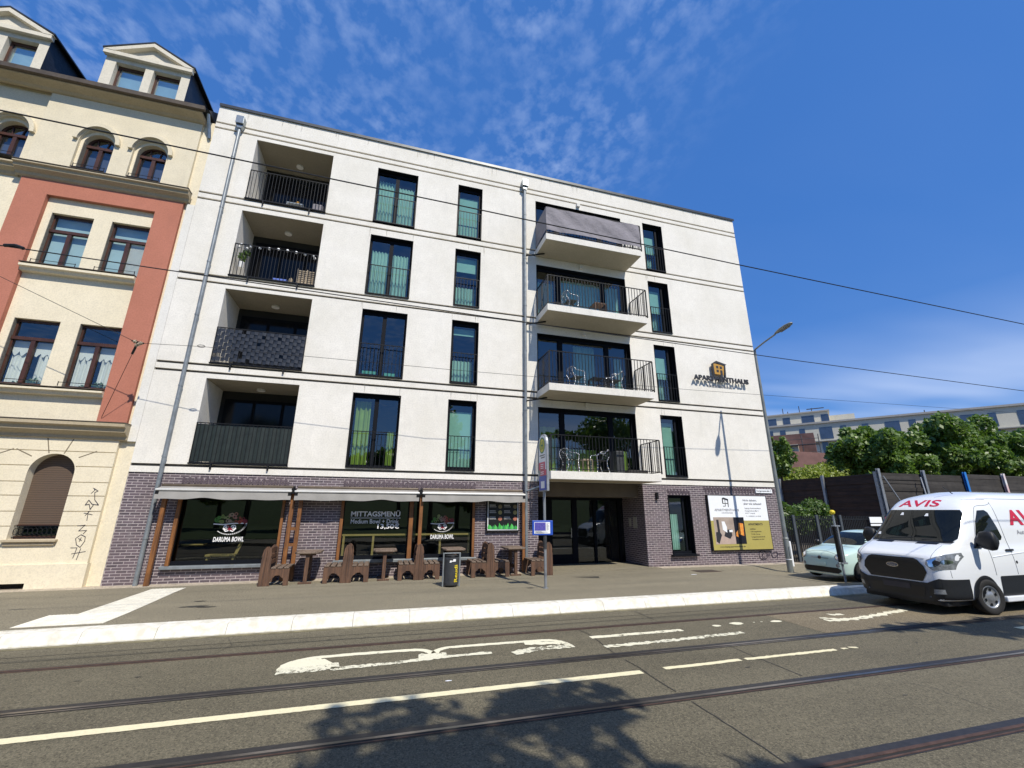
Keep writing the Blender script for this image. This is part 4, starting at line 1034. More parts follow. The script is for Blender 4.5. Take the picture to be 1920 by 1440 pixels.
b = MB(); b.lathe((-4.95, .15, 9.30), [(0, 0), (.07, 0), (.085, .2), (.07, .2)], 12); b.build('pot', 'terr', t)
leafmesh('foliage', leaves([(-4.95, .15, 9.68), (-4.85, .15, 9.85)], [(.13, .12, .16), (.12, .1, .1)], 160, .05, seed=3), 'leaf', t)
t = thing('rattan_chair', 'pale rattan chair on the third recessed balcony', 'chair', (-3.0, .5, 8.94))
b = MB()
for k in range(7): b.box(-3.3, -2.75, .28, .30, 9.12 + k * .07, 9.16 + k * .07)
for xx in (-3.3, -3.02, -2.76): b.box(xx - .015, xx + .015, .27, .31, 8.94, 9.62)
b.build('backrest', 'rattan', t); b = MB(); b.box(-3.3, -2.75, .3, .8, 9.28, 9.33); b.build('seat', 'rattan', t)
b = MB()
for xx in (-3.28, -2.78): b.box(xx, xx + .03, .75, .78, 8.94, 9.55)
split_build(b, 'leg', 'rattan', t)
b = MB(); b.box(-4.06, -3.62, .4, .7, 9.05, 9.24); tag(b.build('blue_cushion', 'bluecloth', None, bevel=.03), 'blue cushion lying on the third recessed balcony', 'cushion')
b = MB(); b.lathe((-3.5, .35, 8.94), [(0, 0), (.05, 0), (.06, .28), (.03, .33), (0, .33)], 10); tag(b.build('lantern', 'rattan', None), 'small pale lantern beside the blue cushion', 'lantern')
t = thing('balcony_table', 'small grey table with bottles on the topmost recessed balcony', 'table', (-3.75, .5, 11.8)); b = MB(); b.box(-4.05, -3.5, .35, .75, 12.18, 12.21); b.build('table_top', 'zinc', t)
b = MB(); 
for xx in (-4.03, -3.54): b.box(xx, xx + .02, .36, .38, 11.81, 12.18)
split_build(b, 'leg', 'zinc', t)
b = MB(); b.lathe((-3.72, .5, 12.21), [(0, 0), (.07, 0), (.09, .08), (.03, .16), (0, .16)], 10); tag(b.build('fruit_bowl', 'orange', None), 'golden bowl on the table of the topmost recessed balcony', 'bowl')
b = MB(); b.box(-3.2, -2.85, .3, .8, 11.81, 12.3); tag(b.build('lounge_chair', 'tarp', None, bevel=.05), 'grey upholstered seat on the topmost recessed balcony', 'chair')

# ------------------------------------------------------------------ old building
old = thing('tenement_building', 'cream and terracotta period tenement with arched windows and slate dormers', 'building', (-8.9, 0, 0))
def arch_fill(b, xa, xb, zs, zt, y, d, rz):          # spandrels above an arch
    n = 18; cx = (xa + xb) / 2; rx = (xb - xa) / 2; P = [(cx - rx * math.cos(math.pi * i / n), zs + rz * math.sin(math.pi * i / n)) for i in range(n + 1)]
    for (x0, z0), (x1, z1) in zip(P[:-1], P[1:]):
        b.quad((x0, y, z0), (x1, y, z1), (x1, y, zt), (x0, y, zt)); b.quad((x0, y, z0), (x1, y, z1), (x1, y + d, z1), (x0, y + d, z0))
gw = [(-8.62, -7.66), (-10.35, -9.39), (-12.08, -11.12)]
b = MB(); gg = [(z - .012, z + .012) for z in (1.43, 1.78, 2.16, 2.5, 2.9, 3.28)]
relief(b, -24, -6.88, .54, 3.62, [(a, c, 1.12, 3.22, .28) for a, c in gw], gg, .02)
for a, c in gw: arch_fill(b, a, c, 2.74, 3.22, 0, .28, .47)
b.quad((-6.88, 0, .54), (-6.88, .12, .54), (-6.88, .12, 3.62), (-6.88, 0, 3.62))
b.build('ground_floor_wall', 'creamlite', old)
b = MB()     # radiating voussoir joints
for a, c in gw:
    cx = (a + c) / 2
    for dx in (-.52, -.17, .17, .52):
        n_ = (cx + dx * .95, 2.74 + .5 * math.cos(dx * 1.3)); m_ = (cx + dx * 1.6, 3.3 if abs(dx) > .3 else 3.6)
        stroke(b, [n_, m_], .024, -.001, .002)
b.build('voussoir_joints', mat('joint_shade', (.22, .18, .12), .9), old)
b = MB(); relief(b, -24, -6.84, -.05, .545, [(-9.3, -7.98, -.05, .13, .25), (-11.8, -10.4, -.05, .13, .25)], (), y=-.06)
b.quad((-24, -.06, .545), (-6.84, -.06, .545), (-6.84, 0, .545), (-24, 0, .545)); b.quad((-6.84, -.06, -.05), (-6.84, .12, -.05), (-6.84, .12, .545), (-6.84, -.06, .545))
b.build('plinth', 'creamlite', old)
b = MB(); b.box(-9.3, -7.98, .19, .21, -.06, .13); b.build('cellar_opening', 'inside', old)
b = MB(); b.box(-6.88, -6.505, .10, .3, -.05, 14.6); b.build('corner_strip', 'creamlite', old)
b = MB(); b.box(-6.72, -6.506, .0, .098, 3.6, 11.2); b.build('render_edge', 'whiteplain', old)
for a, c in gw:
    b = MB(); b.box(a, c, .24, .27, 1.46, 3.3); sh = b.build('roller_shutter', 'shutter', old)
    b = MB(); b.box(a - .06, c + .06, -.10, .02, 1.06, 1.12); b.box(a - .02, c + .02, -.05, .0, .98, 1.058); b.build('window_sill', 'creamtrim', old, bevel=.01)
    f = MB(); f.box(a, c, .20, .25, 1.12, 1.19); f.box(a, c, .20, .23, 1.43, 1.46); w = f.build('window', 'oldwood', old)
    p = MB(); p.quad((a, .225, 1.19), (c, .225, 1.19), (c, .225, 1.43), (a, .225, 1.43)); p.build('pane', 'glassold', w)
    p = MB()
    for k in range(10): x = a + .05 + k * (c - a - .1) / 9; p.tube([(x + .05 * math.cos(q), .14, 1.30 + .08 * math.sin(q)) for q in np.linspace(0, 6.28, 9)], .008, 4)
    p.box(a, c, .13, .15, 1.42, 1.44); p.box(a, c, .13, .15, 1.15, 1.17); p.build('ornamental_grille', 'blackmetal', w)
def cornice(name, prof, xa, xb, m='creamtrim', y0=0):
    b = MB(); b.prism([(y0 - d, z) for d, z in prof], 'x', xa, xb); return b.build(name, m, old)
b = MB(); b.box(-24, -6.69, -.315, .0, 4.035, 4.052); b.build('cornice_cover', 'gutter', old)
b = MB(); b.box(-11.05, -6.65, -.30, .0, 11.585, 11.602); b.build('cornice_cover', 'gutter', old)
cornice('string_course', [(0, 3.6), (.05, 3.62), (.06, 3.70), (.20, 3.80), (.22, 3.90), (.30, 3.94), (.30, 4.03), (0, 4.03)], -24, -6.70)
# middle storeys
HB = [(-8.55, -7.57), (-10.02, -9.0)]
b = MB(); relief(b, -10.2, -7.5, 4.06, 10.74, [(a, c, 4.98, 6.86, .24) for a, c in HB] + [(a, c, 8.47, 10.24, .24) for a, c in HB], (), y=.13); b.build('wall_panel', 'creamlite', old)
b = MB(); relief(b, -10.9, -6.82, 4.06, 11.36, [(-10.2, -7.5, 4.06, 10.74, .13)], (), y=0); b.quad((-6.82, 0, 4.06), (-6.82, .12, 4.06), (-6.82, .12, 11.36), (-6.82, 0, 11.36))
b.build('terracotta_frame', 'red', old)
b = MB(); LH = [(-12.6, -11.6, 4.98, 6.86, .24), (-12.6, -11.6, 8.47, 10.24, .24)]; relief(b, -24, -10.9, 4.06, 11.36, LH, (), y=.12); b.quad((-10.9, 0, 4.06), (-10.9, .12, 4.06), (-10.9, .12, 11.36), (-10.9, 0, 11.36)); b.build('side_wall_panel', 'creamlite', old)
for z0, z1 in ((4.74, 4.94), (8.22, 8.44)):
    b = MB(); b.prism([(.13, z0), (.0, z0 + .02), (-.04, z0 + .10), (-.10, z0 + .12), (-.10, z1 - .03), (.13, z1)], 'x', -10.195, -7.505); b.build('sill_course', 'creamlite', old)
    b = MB(); b.box(-10.195, -7.505, -.125, .13, z1 + .001, z1 + .018); b.build('sill_cover', 'gutter', old)
def old_window(xa, xb, za, zb, y, arch=None, curt=False, guard=True):
    f = MB(); y1 = y + .06; trz = zb - .55 if arch is None else arch[0] - .03
    f.box(xa, xa + .06, y, y1, za, zb if arch is None else arch[0]); f.box(xb - .06, xb, y, y1, za, zb if arch is None else arch[0]); f.box(xa + .06, xb - .06, y, y1, za, za + .09)
    if arch is None: f.box(xa + .06, xb - .06, y, y1, zb - .07, zb)
    cx = (xa + xb) / 2
    f.box(cx - .05, cx + .05, y - .02, y1, za + .09, trz - .04); f.box(xa, xb, y - .03, y1, trz - .04, trz + .05)
    if arch:
        n = 14; P = [(cx - (cx - xa) * math.cos(math.pi * i / n), arch[0] + (zb - arch[0]) * math.sin(math.pi * i / n)) for i in range(n + 1)]
        k = .82; Q = [(cx + (p[0] - cx) * k, arch[0] + (p[1] - arch[0]) * k) for p in P]
        for i in range(n): f.prism([P[i], P[i + 1], Q[i + 1], Q[i]], 'y', y, y1)
        for q in (-1, 1): f.prism([(cx + q * .10, arch[0]), (cx + q * .13, arch[0]), (cx + q * .17, zb - .06), (cx + q * .14, zb - .06)], 'y', y, y1)
    w = f.build('window', 'oldwood', old)
    rv = MB(); yw = y - (.105 if arch is None else .155); rv.box(xa + .0, xa + .012, yw, y - .001, za, zb if arch is None else arch[0]); rv.build('reveal_lining', 'reveal', w)
    p = MB(); p.quad((xa + .03, y + .03, za + .05), (xb - .03, y + .03, za + .05), (xb - .03, y + .03, trz), (xa + .03, y + .03, trz))
    if arch is None: p.quad((xa + .03, y + .03, trz), (xb - .03, y + .03, trz), (xb - .03, y + .03, zb - .03), (xa + .03, y + .03, zb - .03))
    else: p.prism([q for q in P], 'y', y + .029, y + .031)
    p.build('pane', 'glassold', w)
    if not curt:
        q_ = MB(); q_.box(xa + .03, xb - .03, y + .14, y + .15, za + .05, (zb - .05) if arch is None else arch[0] - .1); q_.build('blind', 'bluepale' if arch is None else 'bluedark', w)  # pale sheet gives panes a reflected-sky blue; arched ones get dark blue
    if curt:
        curtain(w, xa + .04, cx - .1, za + .05, trz - .15, 'curtain', y=y + .16, amp=.03, waves=8); curtain(w, cx + .12, xb - .04, za + .05, trz - .15, 'curtain', y=y + .16, amp=.03, waves=8)
        b = MB(); n = 24
        for i in range(n):
            x0 = xa + .04 + (xb - xa - .08) * i / n; x1 = xa + .04 + (xb - xa - .08) * (i + 1) / n
            h0 = .28 + .14 * abs(math.sin(i * .8)); h1 = .28 + .14 * abs(math.sin((i + 1) * .8)); b.quad((x0, y + .12, trz - h0 - .05), (x1, y + .12, trz - h1 - .05), (x1, y + .12, trz - .05), (x0, y + .12, trz - .05))
        b.build('valance', 'curtain', w)
        leafmesh('window_plant', leaves([(cx + .2, y + .1, za + .16), (cx - .15, y + .1, za + .1)], [(.2, .03, .1), (.1, .03, .06)], 70, .045, seed=int(abs(xa * 10))), 'leafdark', w)
    if guard:
        b = MB(); b.tube([(xa, -.02, za + .12), (xb, -.02, za + .12)], .008); b.tube([(xa, -.02, za + .02), (xa, -.02, za + .14)], .01); b.tube([(xb, -.02, za + .02), (xb, -.02, za + .14)], .01)
        b.box(xa - .02, xb + .02, -.07, y, za - .03, za - .004); b.build('guard_rail', 'blackmetal', w)
    return w
for a, c in HB + [(-12.6, -11.6)]:
    old_window(a, c, 4.98, 6.86, .24, None, True); w3 = old_window(a, c, 8.47, 10.24, .24)
b = MB(); 
for k in range(28): b.box(-8.02, -7.64, .31, .33, 8.6 + k * .038, 8.622 + k * .038)
b.build('venetian_blind', 'curtain', w3)
cornice('upper_string_course', [(0, 11.22), (.05, 11.26), (.08, 11.34), (.20, 11.42), (.22, 11.50), (.28, 11.53), (.28, 11.58), (0, 11.58)], -11.05, -6.66)
cornice('upper_string_course_side', [(0, 11.22), (.05, 11.26), (.08, 11.34), (.20, 11.42), (.22, 11.50), (.28, 11.53), (.28, 11.58), (0, 11.58)], -24, -11.051, y0=.12)
AW = [(-8.43, -7.63), (-9.84, -9.06)]; AW2 = [(-12.06, -11.28), (-13.5, -12.72)]
b = MB(); relief(b, -10.95, -6.85, 11.57, 14.5, [(a - .08, c + .08, 11.76, 13.42, .09) for a, c in AW], (), y=0)
for a, c in AW: arch_fill(b, a - .08, c + .08, 12.84, 13.42, 0, .09, .5)
b.quad((-6.85, 0, 11.66), (-6.85, .12, 11.66), (-6.85, .12, 14.5), (-6.85, 0, 14.5)); b.quad((-10.95, 0, 11.66), (-10.95, .12, 11.66), (-10.95, .12, 14.5), (-10.95, 0, 14.5))
relief(b, -24, -10.95, 11.57, 14.5, [(a - .08, c + .08, 11.76, 13.42, .09) for a, c in AW2], (), y=.12)
for a, c in AW2: arch_fill(b, a - .08, c + .08, 12.84, 13.42, .12, .09, .5)
b.build('upper_wall', 'cream', old)
b = MB()
for S, y in ((AW, .09), (AW2, .21)):
    for a, c in S:
        relief(b, a - .08, c + .08, 11.76, 13.42, [(a, c, 11.80, 13.24, .2)], (), y=y); arch_fill(b, a, c, 12.84, 13.24, y, .2, .38)
split_build(b, 'window_surround', 'creamlite', old)
for S, y in ((AW, .25), (AW2, .37)):
    for a, c in S: old_window(a, c, 11.82, 13.22, y, (12.84,), False, True)
b = MB()     # hood mouldings
for S, y in ((AW, 0), (AW2, .12)):
    for a, c in S:
        cx = (a + c) / 2; n = 20; r0, r1 = .49, .60
        for i in range(n):
            t0, t1 = math.pi * i / n, math.pi * (i + 1) / n
            P = [(cx - r * math.cos(t_), 12.84 + r * 1.12 * math.sin(t_)) for r, t_ in ((r0, t0), (r0, t1), (r1, t1), (r1, t0))]; b.prism(P, 'y', y - .09, y - .0005)
split_build(b, 'hood_moulding', 'cream', old)
# eave, gutter, roof
b = MB(); b.prism([(.0, 14.36), (-.06, 14.38), (-.12, 14.44), (-.30, 14.52), (-.34, 14.54), (-.34, 14.58), (.2, 14.60)], 'x', -24, -6.80); b.build('eaves_cornice', 'creamtrim', old)
b = MB(); b.prism([(-.33, 14.60), (-.37, 14.56), (-.43, 14.60), (-.44, 14.74), (-.36, 14.75), (-.33, 14.68)], 'x', -24, -6.72); b.build('gutter', 'gutter', old)
b = MB(); b.prism([(-.34, 14.70), (1.2, 16.0), (6, 17.6), (12, 14.6)], 'x', -24, -6.62); b.build('roof', 'slate', old)
b = MB(); b.cyl((-6.66, -.25, 14.62), (-6.62, -.05, 14.2), .05); b.cyl((-6.62, -.05, 14.2), (-6.6, .05, 13.9), .05); b.build('gutter_outlet', 'zinc', old)
for cx in (-8.79, -12.72):
    x0, x1 = cx - 1.25, cx + 1.18
    d = MB(); relief(d, x0, x1, 15.0, 16.6, [(cx - .95, cx - .12, 15.2, 16.25, .22), (cx + .12, cx + .92, 15.2, 16.25, .22)], (), y=.1)
    d.box(x0, x1, .32, .34, 14.9, 15.2) ; d.add([(x0, .1, 16.6), (x1, .1, 16.6), (cx, .1, 17.22)], [(0, 1, 2)])
    dm = d.build('dormer', 'dormer', old)
    b = MB()
    for xx in (x0 + .001, x1 - .001): b.quad((xx, .1, 14.9), (xx, 5, 14.9), (xx, 5, 16.6), (xx, .1, 16.6))
    b.build('cheek', 'slate', dm)
    b = MB()
    for s in (-1, 1):
        xe = cx + s * 1.33; b.add([(xe, -.06, 16.58), (cx, -.06, 17.27), (cx, 6.0, 17.27), (xe, 6.0, 16.58), (xe, -.06, 16.63), (cx, -.06, 17.32), (cx, 6.0, 17.32), (xe, 6.0, 16.63)], [(0, 1, 2, 3), (4, 5, 6, 7), (0, 1, 5, 4), (0, 3, 7, 4)])
    b.build('dormer_roof', 'coping', dm)
    b = MB(); b.box(cx - 1.3, cx + 1.25, -.04, .098, 16.42, 16.56); b.cm = 0
    for s in (-1, 1): b.prism([(cx + s * 1.3, 16.56), (cx + s * 1.02, 16.56), (cx, 17.10), (cx, 17.25)], 'y', -.05, .098)
    b.build('pediment_moulding', 'dormer', dm)
    for a, c in ((cx - .95, cx - .12), (cx + .12, cx + .92)):
        f = MB(); f.box(a, a + .07, .26, .31, 15.2, 16.25); f.box(c - .07, c, .26, .31, 15.2, 16.25); f.box(a + .07, c - .07, .26, .31, 16.15, 16.25); f.box(a + .07, c - .07, .26, .31, 15.2, 15.27); w = f.build('window', 'oldwood', dm)
        p = MB(); p.quad((a + .05, .29, 15.22), (c - .05, .29, 15.22), (c - .05, .29, 16.2), (a + .05, .29, 16.2)); p.build('pane', 'glassdormer', w); q_ = MB(); q_.box(a + .03, c - .03, .36, .37, 15.2, 16.2); q_.build('blind', 'bluepale', w)  # pale blue sheet stands in for sky mirrored in the dormer panes
b = MB(); b.box(-23.9, -6.6, 1.6, 1.7, 0, 14.6); b.box(-23.9, -6.9, .5, 1.6, 7.3, 7.5); b.box(-23.9, -6.9, .5, 1.6, 11.0, 11.2); b.box(-23.9, -6.9, .5, 1.6, 3.6, 3.8); b.box(-6.56, -6.51, .5, 1.6, 0, 14.6); b.build('inner_walls', 'inside', old)
b = MB()
for S in ([(-7.18, 2.23), (-7.12, 2.31), (-7.16, 2.36), (-7.05, 2.29), (-7.11, 2.25), (-7.07, 2.07), (-6.96, 1.94), (-7.1, 1.96), (-7.19, 2.06), (-7.24, 1.94), (-7.16, 1.96), (-7.11, 1.83), (-7.07, 1.94)], [(-7.22, 1.74), (-7.04, 1.7)], [(-7.14, 1.78), (-7.12, 1.56)], [(-7.18, 1.68), (-7.11, 1.79)], [(-7.29, 1.43), (-7.13, 1.45), (-7.23, 1.31), (-7.07, 1.32), (-7.12, 1.24)],
          [(-7.16, 1.22), (-7.25, 1.13), (-7.2, 0.98), (-7.11, 0.92), (-7.05, 1.06), (-7.06, 1.17), (-7.16, 1.22)], [(-7.19, 1.13), (-7.12, 1.08)], [(-7.14, 1.15), (-7.16, 1.06)], [(-7.3, 0.91), (-7.17, 0.91), (-7.2, 0.67)], [(-7.09, 0.89), (-7.12, 0.63)], [(-7.25, 0.77), (-6.98, 0.82)]):
    stroke(b, S, .013, -.001)
b.build('graffiti', 'spray', old)
# light levels
SUN, SKY, SAT, HUE, EXPO, CLOUD = 4.6, .13, 1.3, .507, .16, (3.4, 4.4, 6.6)
FLAT, FLATC = .62, (.50, 1.58, 4.7)
# ------------------------------------------------------------------ benches and tables
def end_panel(parent, y, sides, h=.93):
    b = MB(); t = .045
    for q in (-1, 1): b.prism([(q * .004, 0), (q * .115, 0), (q * .115, .62), (q * .10, .66), (q * .11, .72), (q * .085, .86), (q * .03, h), (q * .004, h + .004)], 'y', y - t / 2 - .004, y + t / 2 + .004)
    b.box(-.004, .004, y - t / 2 + .006, y + t / 2 - .006, 0, h - .01)
    b.build('upright', 'benchwood', parent, local=True, bevel=.006)
    for s in sides:
        b = MB(); P = [(.116, .20), (.16, .21), (.20, .25), (.235, .25), (.30, .26), (.36, .26), (.40, .25), (.43, .19), (.45, .13), (.45, 0), (.57, 0), (.57, .38), (.555, .40), (.116, .40)]
        P = [(.116, 0), (.14, 0), (.14, .10)] + [(.17, .17), (.22, .20), (.25, .24), (.35, .245), (.39, .20), (.44, .17), (.45, .10), (.45, 0), (.57, 0), (.57, .40), (.116, .40)]
        b.prism([(s * x, z) for x, z in P], 'y', y - t / 2, y + t / 2); split_build(b, 'leg', 'benchwood', parent, local=True, bevel=.005)
def bench(lab, x, y, sides, L=.72, dx=0):
    t = thing('timber_bench', lab, 'bench', (x, y, 0), 'dark weathered timber benches outside the restaurant')
    for yy in (-L / 2, L / 2): end_panel(t, yy, sides)
    for s in sides:
        for k in range(3):
            b = MB(); x0 = .135 + k * .15; b.box(*sorted((s * x0, s * (x0 + .118))), -L / 2 - .035, L / 2 + .035, .402, .440); b.build('seat_slat', 'benchtop', t, local=True, bevel=.008)
        for k in range(3):
            b = MB(); z0 = .50 + k * .135; o = .05 - k * .012; n = 10; up = []; lo = []
            for i in range(n + 1):
                u = i / n; yy = (-L / 2 + .03) + (L - .06) * u
                up.append((yy, z0 + .105 + (.035 * math.sin(math.pi * u) if k == 2 else .006 * math.sin(u * 12)))); lo.append((yy, z0))
            b.prism(lo + up[::-1], 'x', *sorted((s * (.02 + o), s * (.045 + o)))); b.build('back_slat', 'benchwood', t, local=True, bevel=.005)
    return t
bench('single timber bench under the left shop window, backing left', -2.66, -.62, (1,), .76)
bench('double back to back timber bench in front of the lunch menu window', -.72, -.58, (-1, 1), .72)
bench('double timber bench between the lunch menu window and the litter bin', 1.18, -.56, (-1, 1), .72)
bench('double timber bench right of the bin, below the left side of the menu board', 3.22, -.56, (-1, 1), .72)
bench('single timber bench next to the entrance, behind the tram stop pole', 5.02, -.60, (-1,), .72)
def ttable(lab, x, y):
    t = thing('timber_table', lab, 'table', (x, y, 0), 'weathered timber tables outside the restaurant')
    b = MB(); b.prism([(-.26, -.42), (.26, -.42), (.32, -.30), (.32, .30), (.26, .42), (-.26, .42), (-.32, .30), (-.32, -.30)], 'z', .735, .785); b.build('table_top', 'benchtop', t, local=True, bevel=.014)
    for s in (-1, 1):
        b = MB(); b.box(-.045, .045, s * .3 - .04, s * .3 + .04, .045, .69); split_build(b, 'leg', 'benchwood', t, local=True, bevel=.006)
        b = MB(); b.box(-.16, .16, s * .3 - .04, s * .3 + .04, 0, .045); b.build('foot', 'benchwood', t, local=True, bevel=.006)
        b = MB(); b.box(-.2, .2, s * .3 - .035, s * .3 + .035, .69, .734); b.build('batten', 'benchwood', t, local=True)
    b = MB(); b.box(-.02, .02, -.26, .26, .2, .29); b.build('stretcher', 'benchwood', t, local=True)
    return t
ttable('timber table between the two leftmost benches, by the trellis', -1.72, -.56); ttable('timber table in front of the lunch menu window', .24, -.50)
ttable('timber table partly hidden behind the grey litter bin', 2.18, -.50); ttable('timber table below the menu board', 4.03, -.48)

# ------------------------------------------------------------------ bin
t = thing('litter_bin', 'dark grey cylindrical litter bin with yellow graffiti standing on the pavement', 'litter bin', (1.88, -2.2, 0))
b = MB(); b.lathe((0, 0, 0), [(0, .03), (.165, .03), (.18, .05), (.185, .1), (.185, .66), (.178, .70), (.17, .70), (.16, .56), (0, .56)], 28); b.build('body', 'bin', t, local=True, smooth=False)
b = MB()
for s in (-1, 1): b.box(s * .21 - .018, s * .21 + .018, -.02, .02, 0, .80)
b.box(-.19, .19, -.02, .02, .775, .80); b.build('frame', 'zincpaint', t, local=True, bevel=.004)
b = MB(); b.lathe((0, 0, .735), [(0, .03), (.17, .0), (.178, -.01)], 24); b.build('lid', 'blackmetal', t, local=True)
b = MB()
for a, z, w, h in ((-1.85, .58, .05, .05), (-1.60, .60, .04, .025), (-1.35, .60, .07, .06)):
    x, y = .188 * math.cos(a), .188 * math.sin(a); b.prism([(x - w / 2, z), (x + w / 2, z + .006), (x + w / 2, z + h), (x - w / 2 + .008, z + h)], 'y', y - .002, y)
b.build('sticker', 'lightwhite', t, local=True)
tb = text(None, 'Reudi', .40, .085, (.135, -.150, .12), None, facing='-yv', bold=.02)
tb.v = [(v[0], -math.sqrt(max(0, .188 ** 2 - v[0] ** 2)) - (.002 if i >= len(tb.v) // 2 else 0), v[2]) for i, v in enumerate(tb.v)]
tb.build('graffiti_lettering', 'yellow', t, local=True)
# ------------------------------------------------------------------ tram stop sign
t = thing('tram_stop_sign', 'tram stop pole with tall narrow sign and blue timetable box', 'stop sign', (4.12, -3.06, 0))
b = MB(); b.cyl((0, 0, 0), (0, 0, 2.45), .036, n=14); b.lathe((0, 0, 0), [(.07, 0), (.07, .012), (.036, .014)], 14); b.build('pole', 'galv', t, local=True, smooth=False)
b = MB(); b.cyl((0, 0, .92), (0, 0, 1.26), .048, n=14); b.build('sleeve', 'bin', t, local=True)
def outline(w, z0, z1):
    n = 10; r = w / 2; P = [(-r, z0), (r, z0)] + [(r * math.cos(math.pi * i / n), z1 - r * 1.0 + r * math.sin(math.pi * i / n)) for i in range(n + 1)]; return P
YS = .0
def yp(P, k=1): return [(y * k + YS, z) for y, z in P]
b = MB(); b.prism(yp(outline(.60, 2.34, 3.86)), 'x', -.035, .035); sg = b.build('sign_panel', 'galv', t, local=True, bevel=.01)
b = MB(); b.prism(yp(outline(.54, 2.90, 3.83)), 'x', -.040, -.036); b.build('white_field', 'signwhite', sg, local=True)
b = MB(); b.box(-.040, -.036, -.27 + YS, .27 + YS, 2.37, 2.74); b.build('blue_field', 'signblue', sg, local=True)
b = MB(); b.disc((-.044, YS, 3.55), .21, 'x', .004, 24); b.build('yellow_disc', 'signyellow', sg, local=True)
b = MB(); b.disc((-.047, YS, 3.55), .215, 'x', .004, 24, .18)
b.box(-.048, -.044, -.10 + YS, -.05 + YS, 3.44, 3.66); b.box(-.048, -.044, .05 + YS, .10 + YS, 3.44, 3.66); b.box(-.048, -.044, -.05 + YS, .05 + YS, 3.53, 3.57); b.build('stop_letter', 'signgreen', sg, local=True)
b = MB(); b.box(-.044, -.036, -.2 + YS, .27 + YS, 2.90, 3.10) ; b.box(-.044, -.036, -.27 + YS, .15 + YS, 2.745, 2.89); b.build('red_field', 'signred', sg, local=True)
b = MB()
for z, a, c in ((3.27, -.2, .2), (3.21, -.2, .1)): b.box(-.045, -.041, a, c, z, z + .022)
b.build('name_line', 'textdark', sg, local=True)
b = MB()
for z in (2.93, 2.98, 3.03, 2.78, 2.83): b.box(-.048, -.044, -.1, .12, z, z + .02)
b.box(-.045, -.040, -.15, .12, 2.42, 2.60); b.build('line_numbers', 'signwhite', sg, local=True)
b = MB(); b.box(-.36, .20, -.065, -.04, 1.25, 1.61); tt = b.build('timetable_box', 'signblue', t, local=True, bevel=.01)
b = MB(); b.box(-.31, .12, -.069, -.066, 1.29, 1.57); b.build('timetable_sheet', 'signwhite', tt, local=True)
b = MB(); b.box(-.30, .0, -.072, -.0695, 1.36, 1.56); b.build('map_sheet', 'signpurple', tt, local=True)
b = MB()
for k in range(9): b.box(-.29, -.29 + random.uniform(.15, .38), -.0712, -.0692, 1.298 + k * .006, 1.3005 + k * .006)
for k in range(12): b.box(.02, .02 + random.uniform(.04, .09), -.0712, -.0692, 1.37 + k * .015, 1.376 + k * .015)
b.build('timetable_print', 'textgrey', tt, local=True)
# ------------------------------------------------------------------ street lamp
t = thing('street_lamp', 'tall grey street lamp at the right corner of the white building', 'street lamp', (13.42, -1.66, -.12))
b = MB(); b.cyl((0, 0, 0), (0, 0, 1.1), .095, .09, 16); b.cyl((0, 0, 1.1), (0, 0, 7.98), .075, .045, 16); b.lathe((0, 0, 1.08), [(.094, 0), (.10, .02), (.085, .05)], 16); b.build('pole', 'lampgrey', t, local=True)
b = MB(); b.box(-.03, .03, -.105, -.09, .5, .85); b.build('hatch', 'zincpaint', t, local=True)
b = MB(); b.lathe((0, 0, .42), [(.094, 0), (.099, 0), (.099, .03), (.094, .03)], 16); b.build('collar', 'signwhite', t, local=True)
b = MB(); b.tube([(0, 0, 7.9), (0, -.03, 8.0), (0, -.5, 8.13), (0, -1.0, 8.24)], .03, 8); b.build('arm', 'lampgrey', t, local=True)
b = MB(); sec = []
for u, w, h in ((0, .04, .03), (.08, .075, .05), (.25, .12, .075), (.5, .125, .08), (.68, .09, .055), (.74, .03, .02)):
    sec.append([(w * math.cos(a), -1.0 - u, 8.26 + u * .17 + h * math.sin(a) * (1.0 if math.sin(a) > 0 else .55)) for a in np.linspace(0, 2 * math.pi, 15)[:-1]])
b.v = [p for s in sec for p in s]; n = 14
b.f = [(k * n + i, k * n + (i + 1) % n, (k + 1) * n + (i + 1) % n, (k + 1) * n + i) for k in range(5) for i in range(n)] + [tuple(range(n)), tuple(range(5 * n, 6 * n))]; b.m = [0] * len(b.f)
hd = b.build('lamp_head', 'lampgrey', t, smooth=True, local=True)
b = MB(); b.prism([(-.09, -1.2), (.09, -1.2), (.09, -1.58), (-.09, -1.58)], 'z', 0, .02)
b.v = [(v[0], v[1], 8.215 + (-1.0 - v[1]) * .17 + v[2]) for v in b.v]; b.build('lens', 'lampclear', hd, local=True)
# ------------------------------------------------------------------ folded sign post in front of the mint car
t = thing('barrier_post', 'upright post with dark sleeve and yellow cap in front of the mint green car', 'post', (12.44, -4.28, 0))
b = MB(); b.cyl((0, 0, 0), (0, 0, 1.78), .028, n=10); b.build('pole', 'zincpaint', t, local=True)
b = MB(); b.box(-.085, -.035, -.06, .04, .50, 1.48); b.box(.03, .10, -.04, .06, .50, 1.44); b.build('sleeve', 'blackmetal', t, local=True, bevel=.012)
b = MB(); b.cyl((-.005, -.065, .5), (-.005, -.065, 1.5), .022, n=10); b.build('rod', 'galv', t, local=True)
b = MB(); b.box(-.09, .11, -.075, .05, 1.45, 1.49); b.box(-.10, .12, -.08, .06, .47, .51); b.cyl((-.16, -.02, .49), (.16, -.02, .49), .03); b.build('clamp', 'zincpaint', t, local=True, bevel=.01)
b = MB(); b.lathe((0, 0, 1.78), [(.03, 0), (.065, .03), (.07, .08), (.045, .12), (0, .13)], 14); b.build('cap', 'yellow', t, local=True, smooth=True)
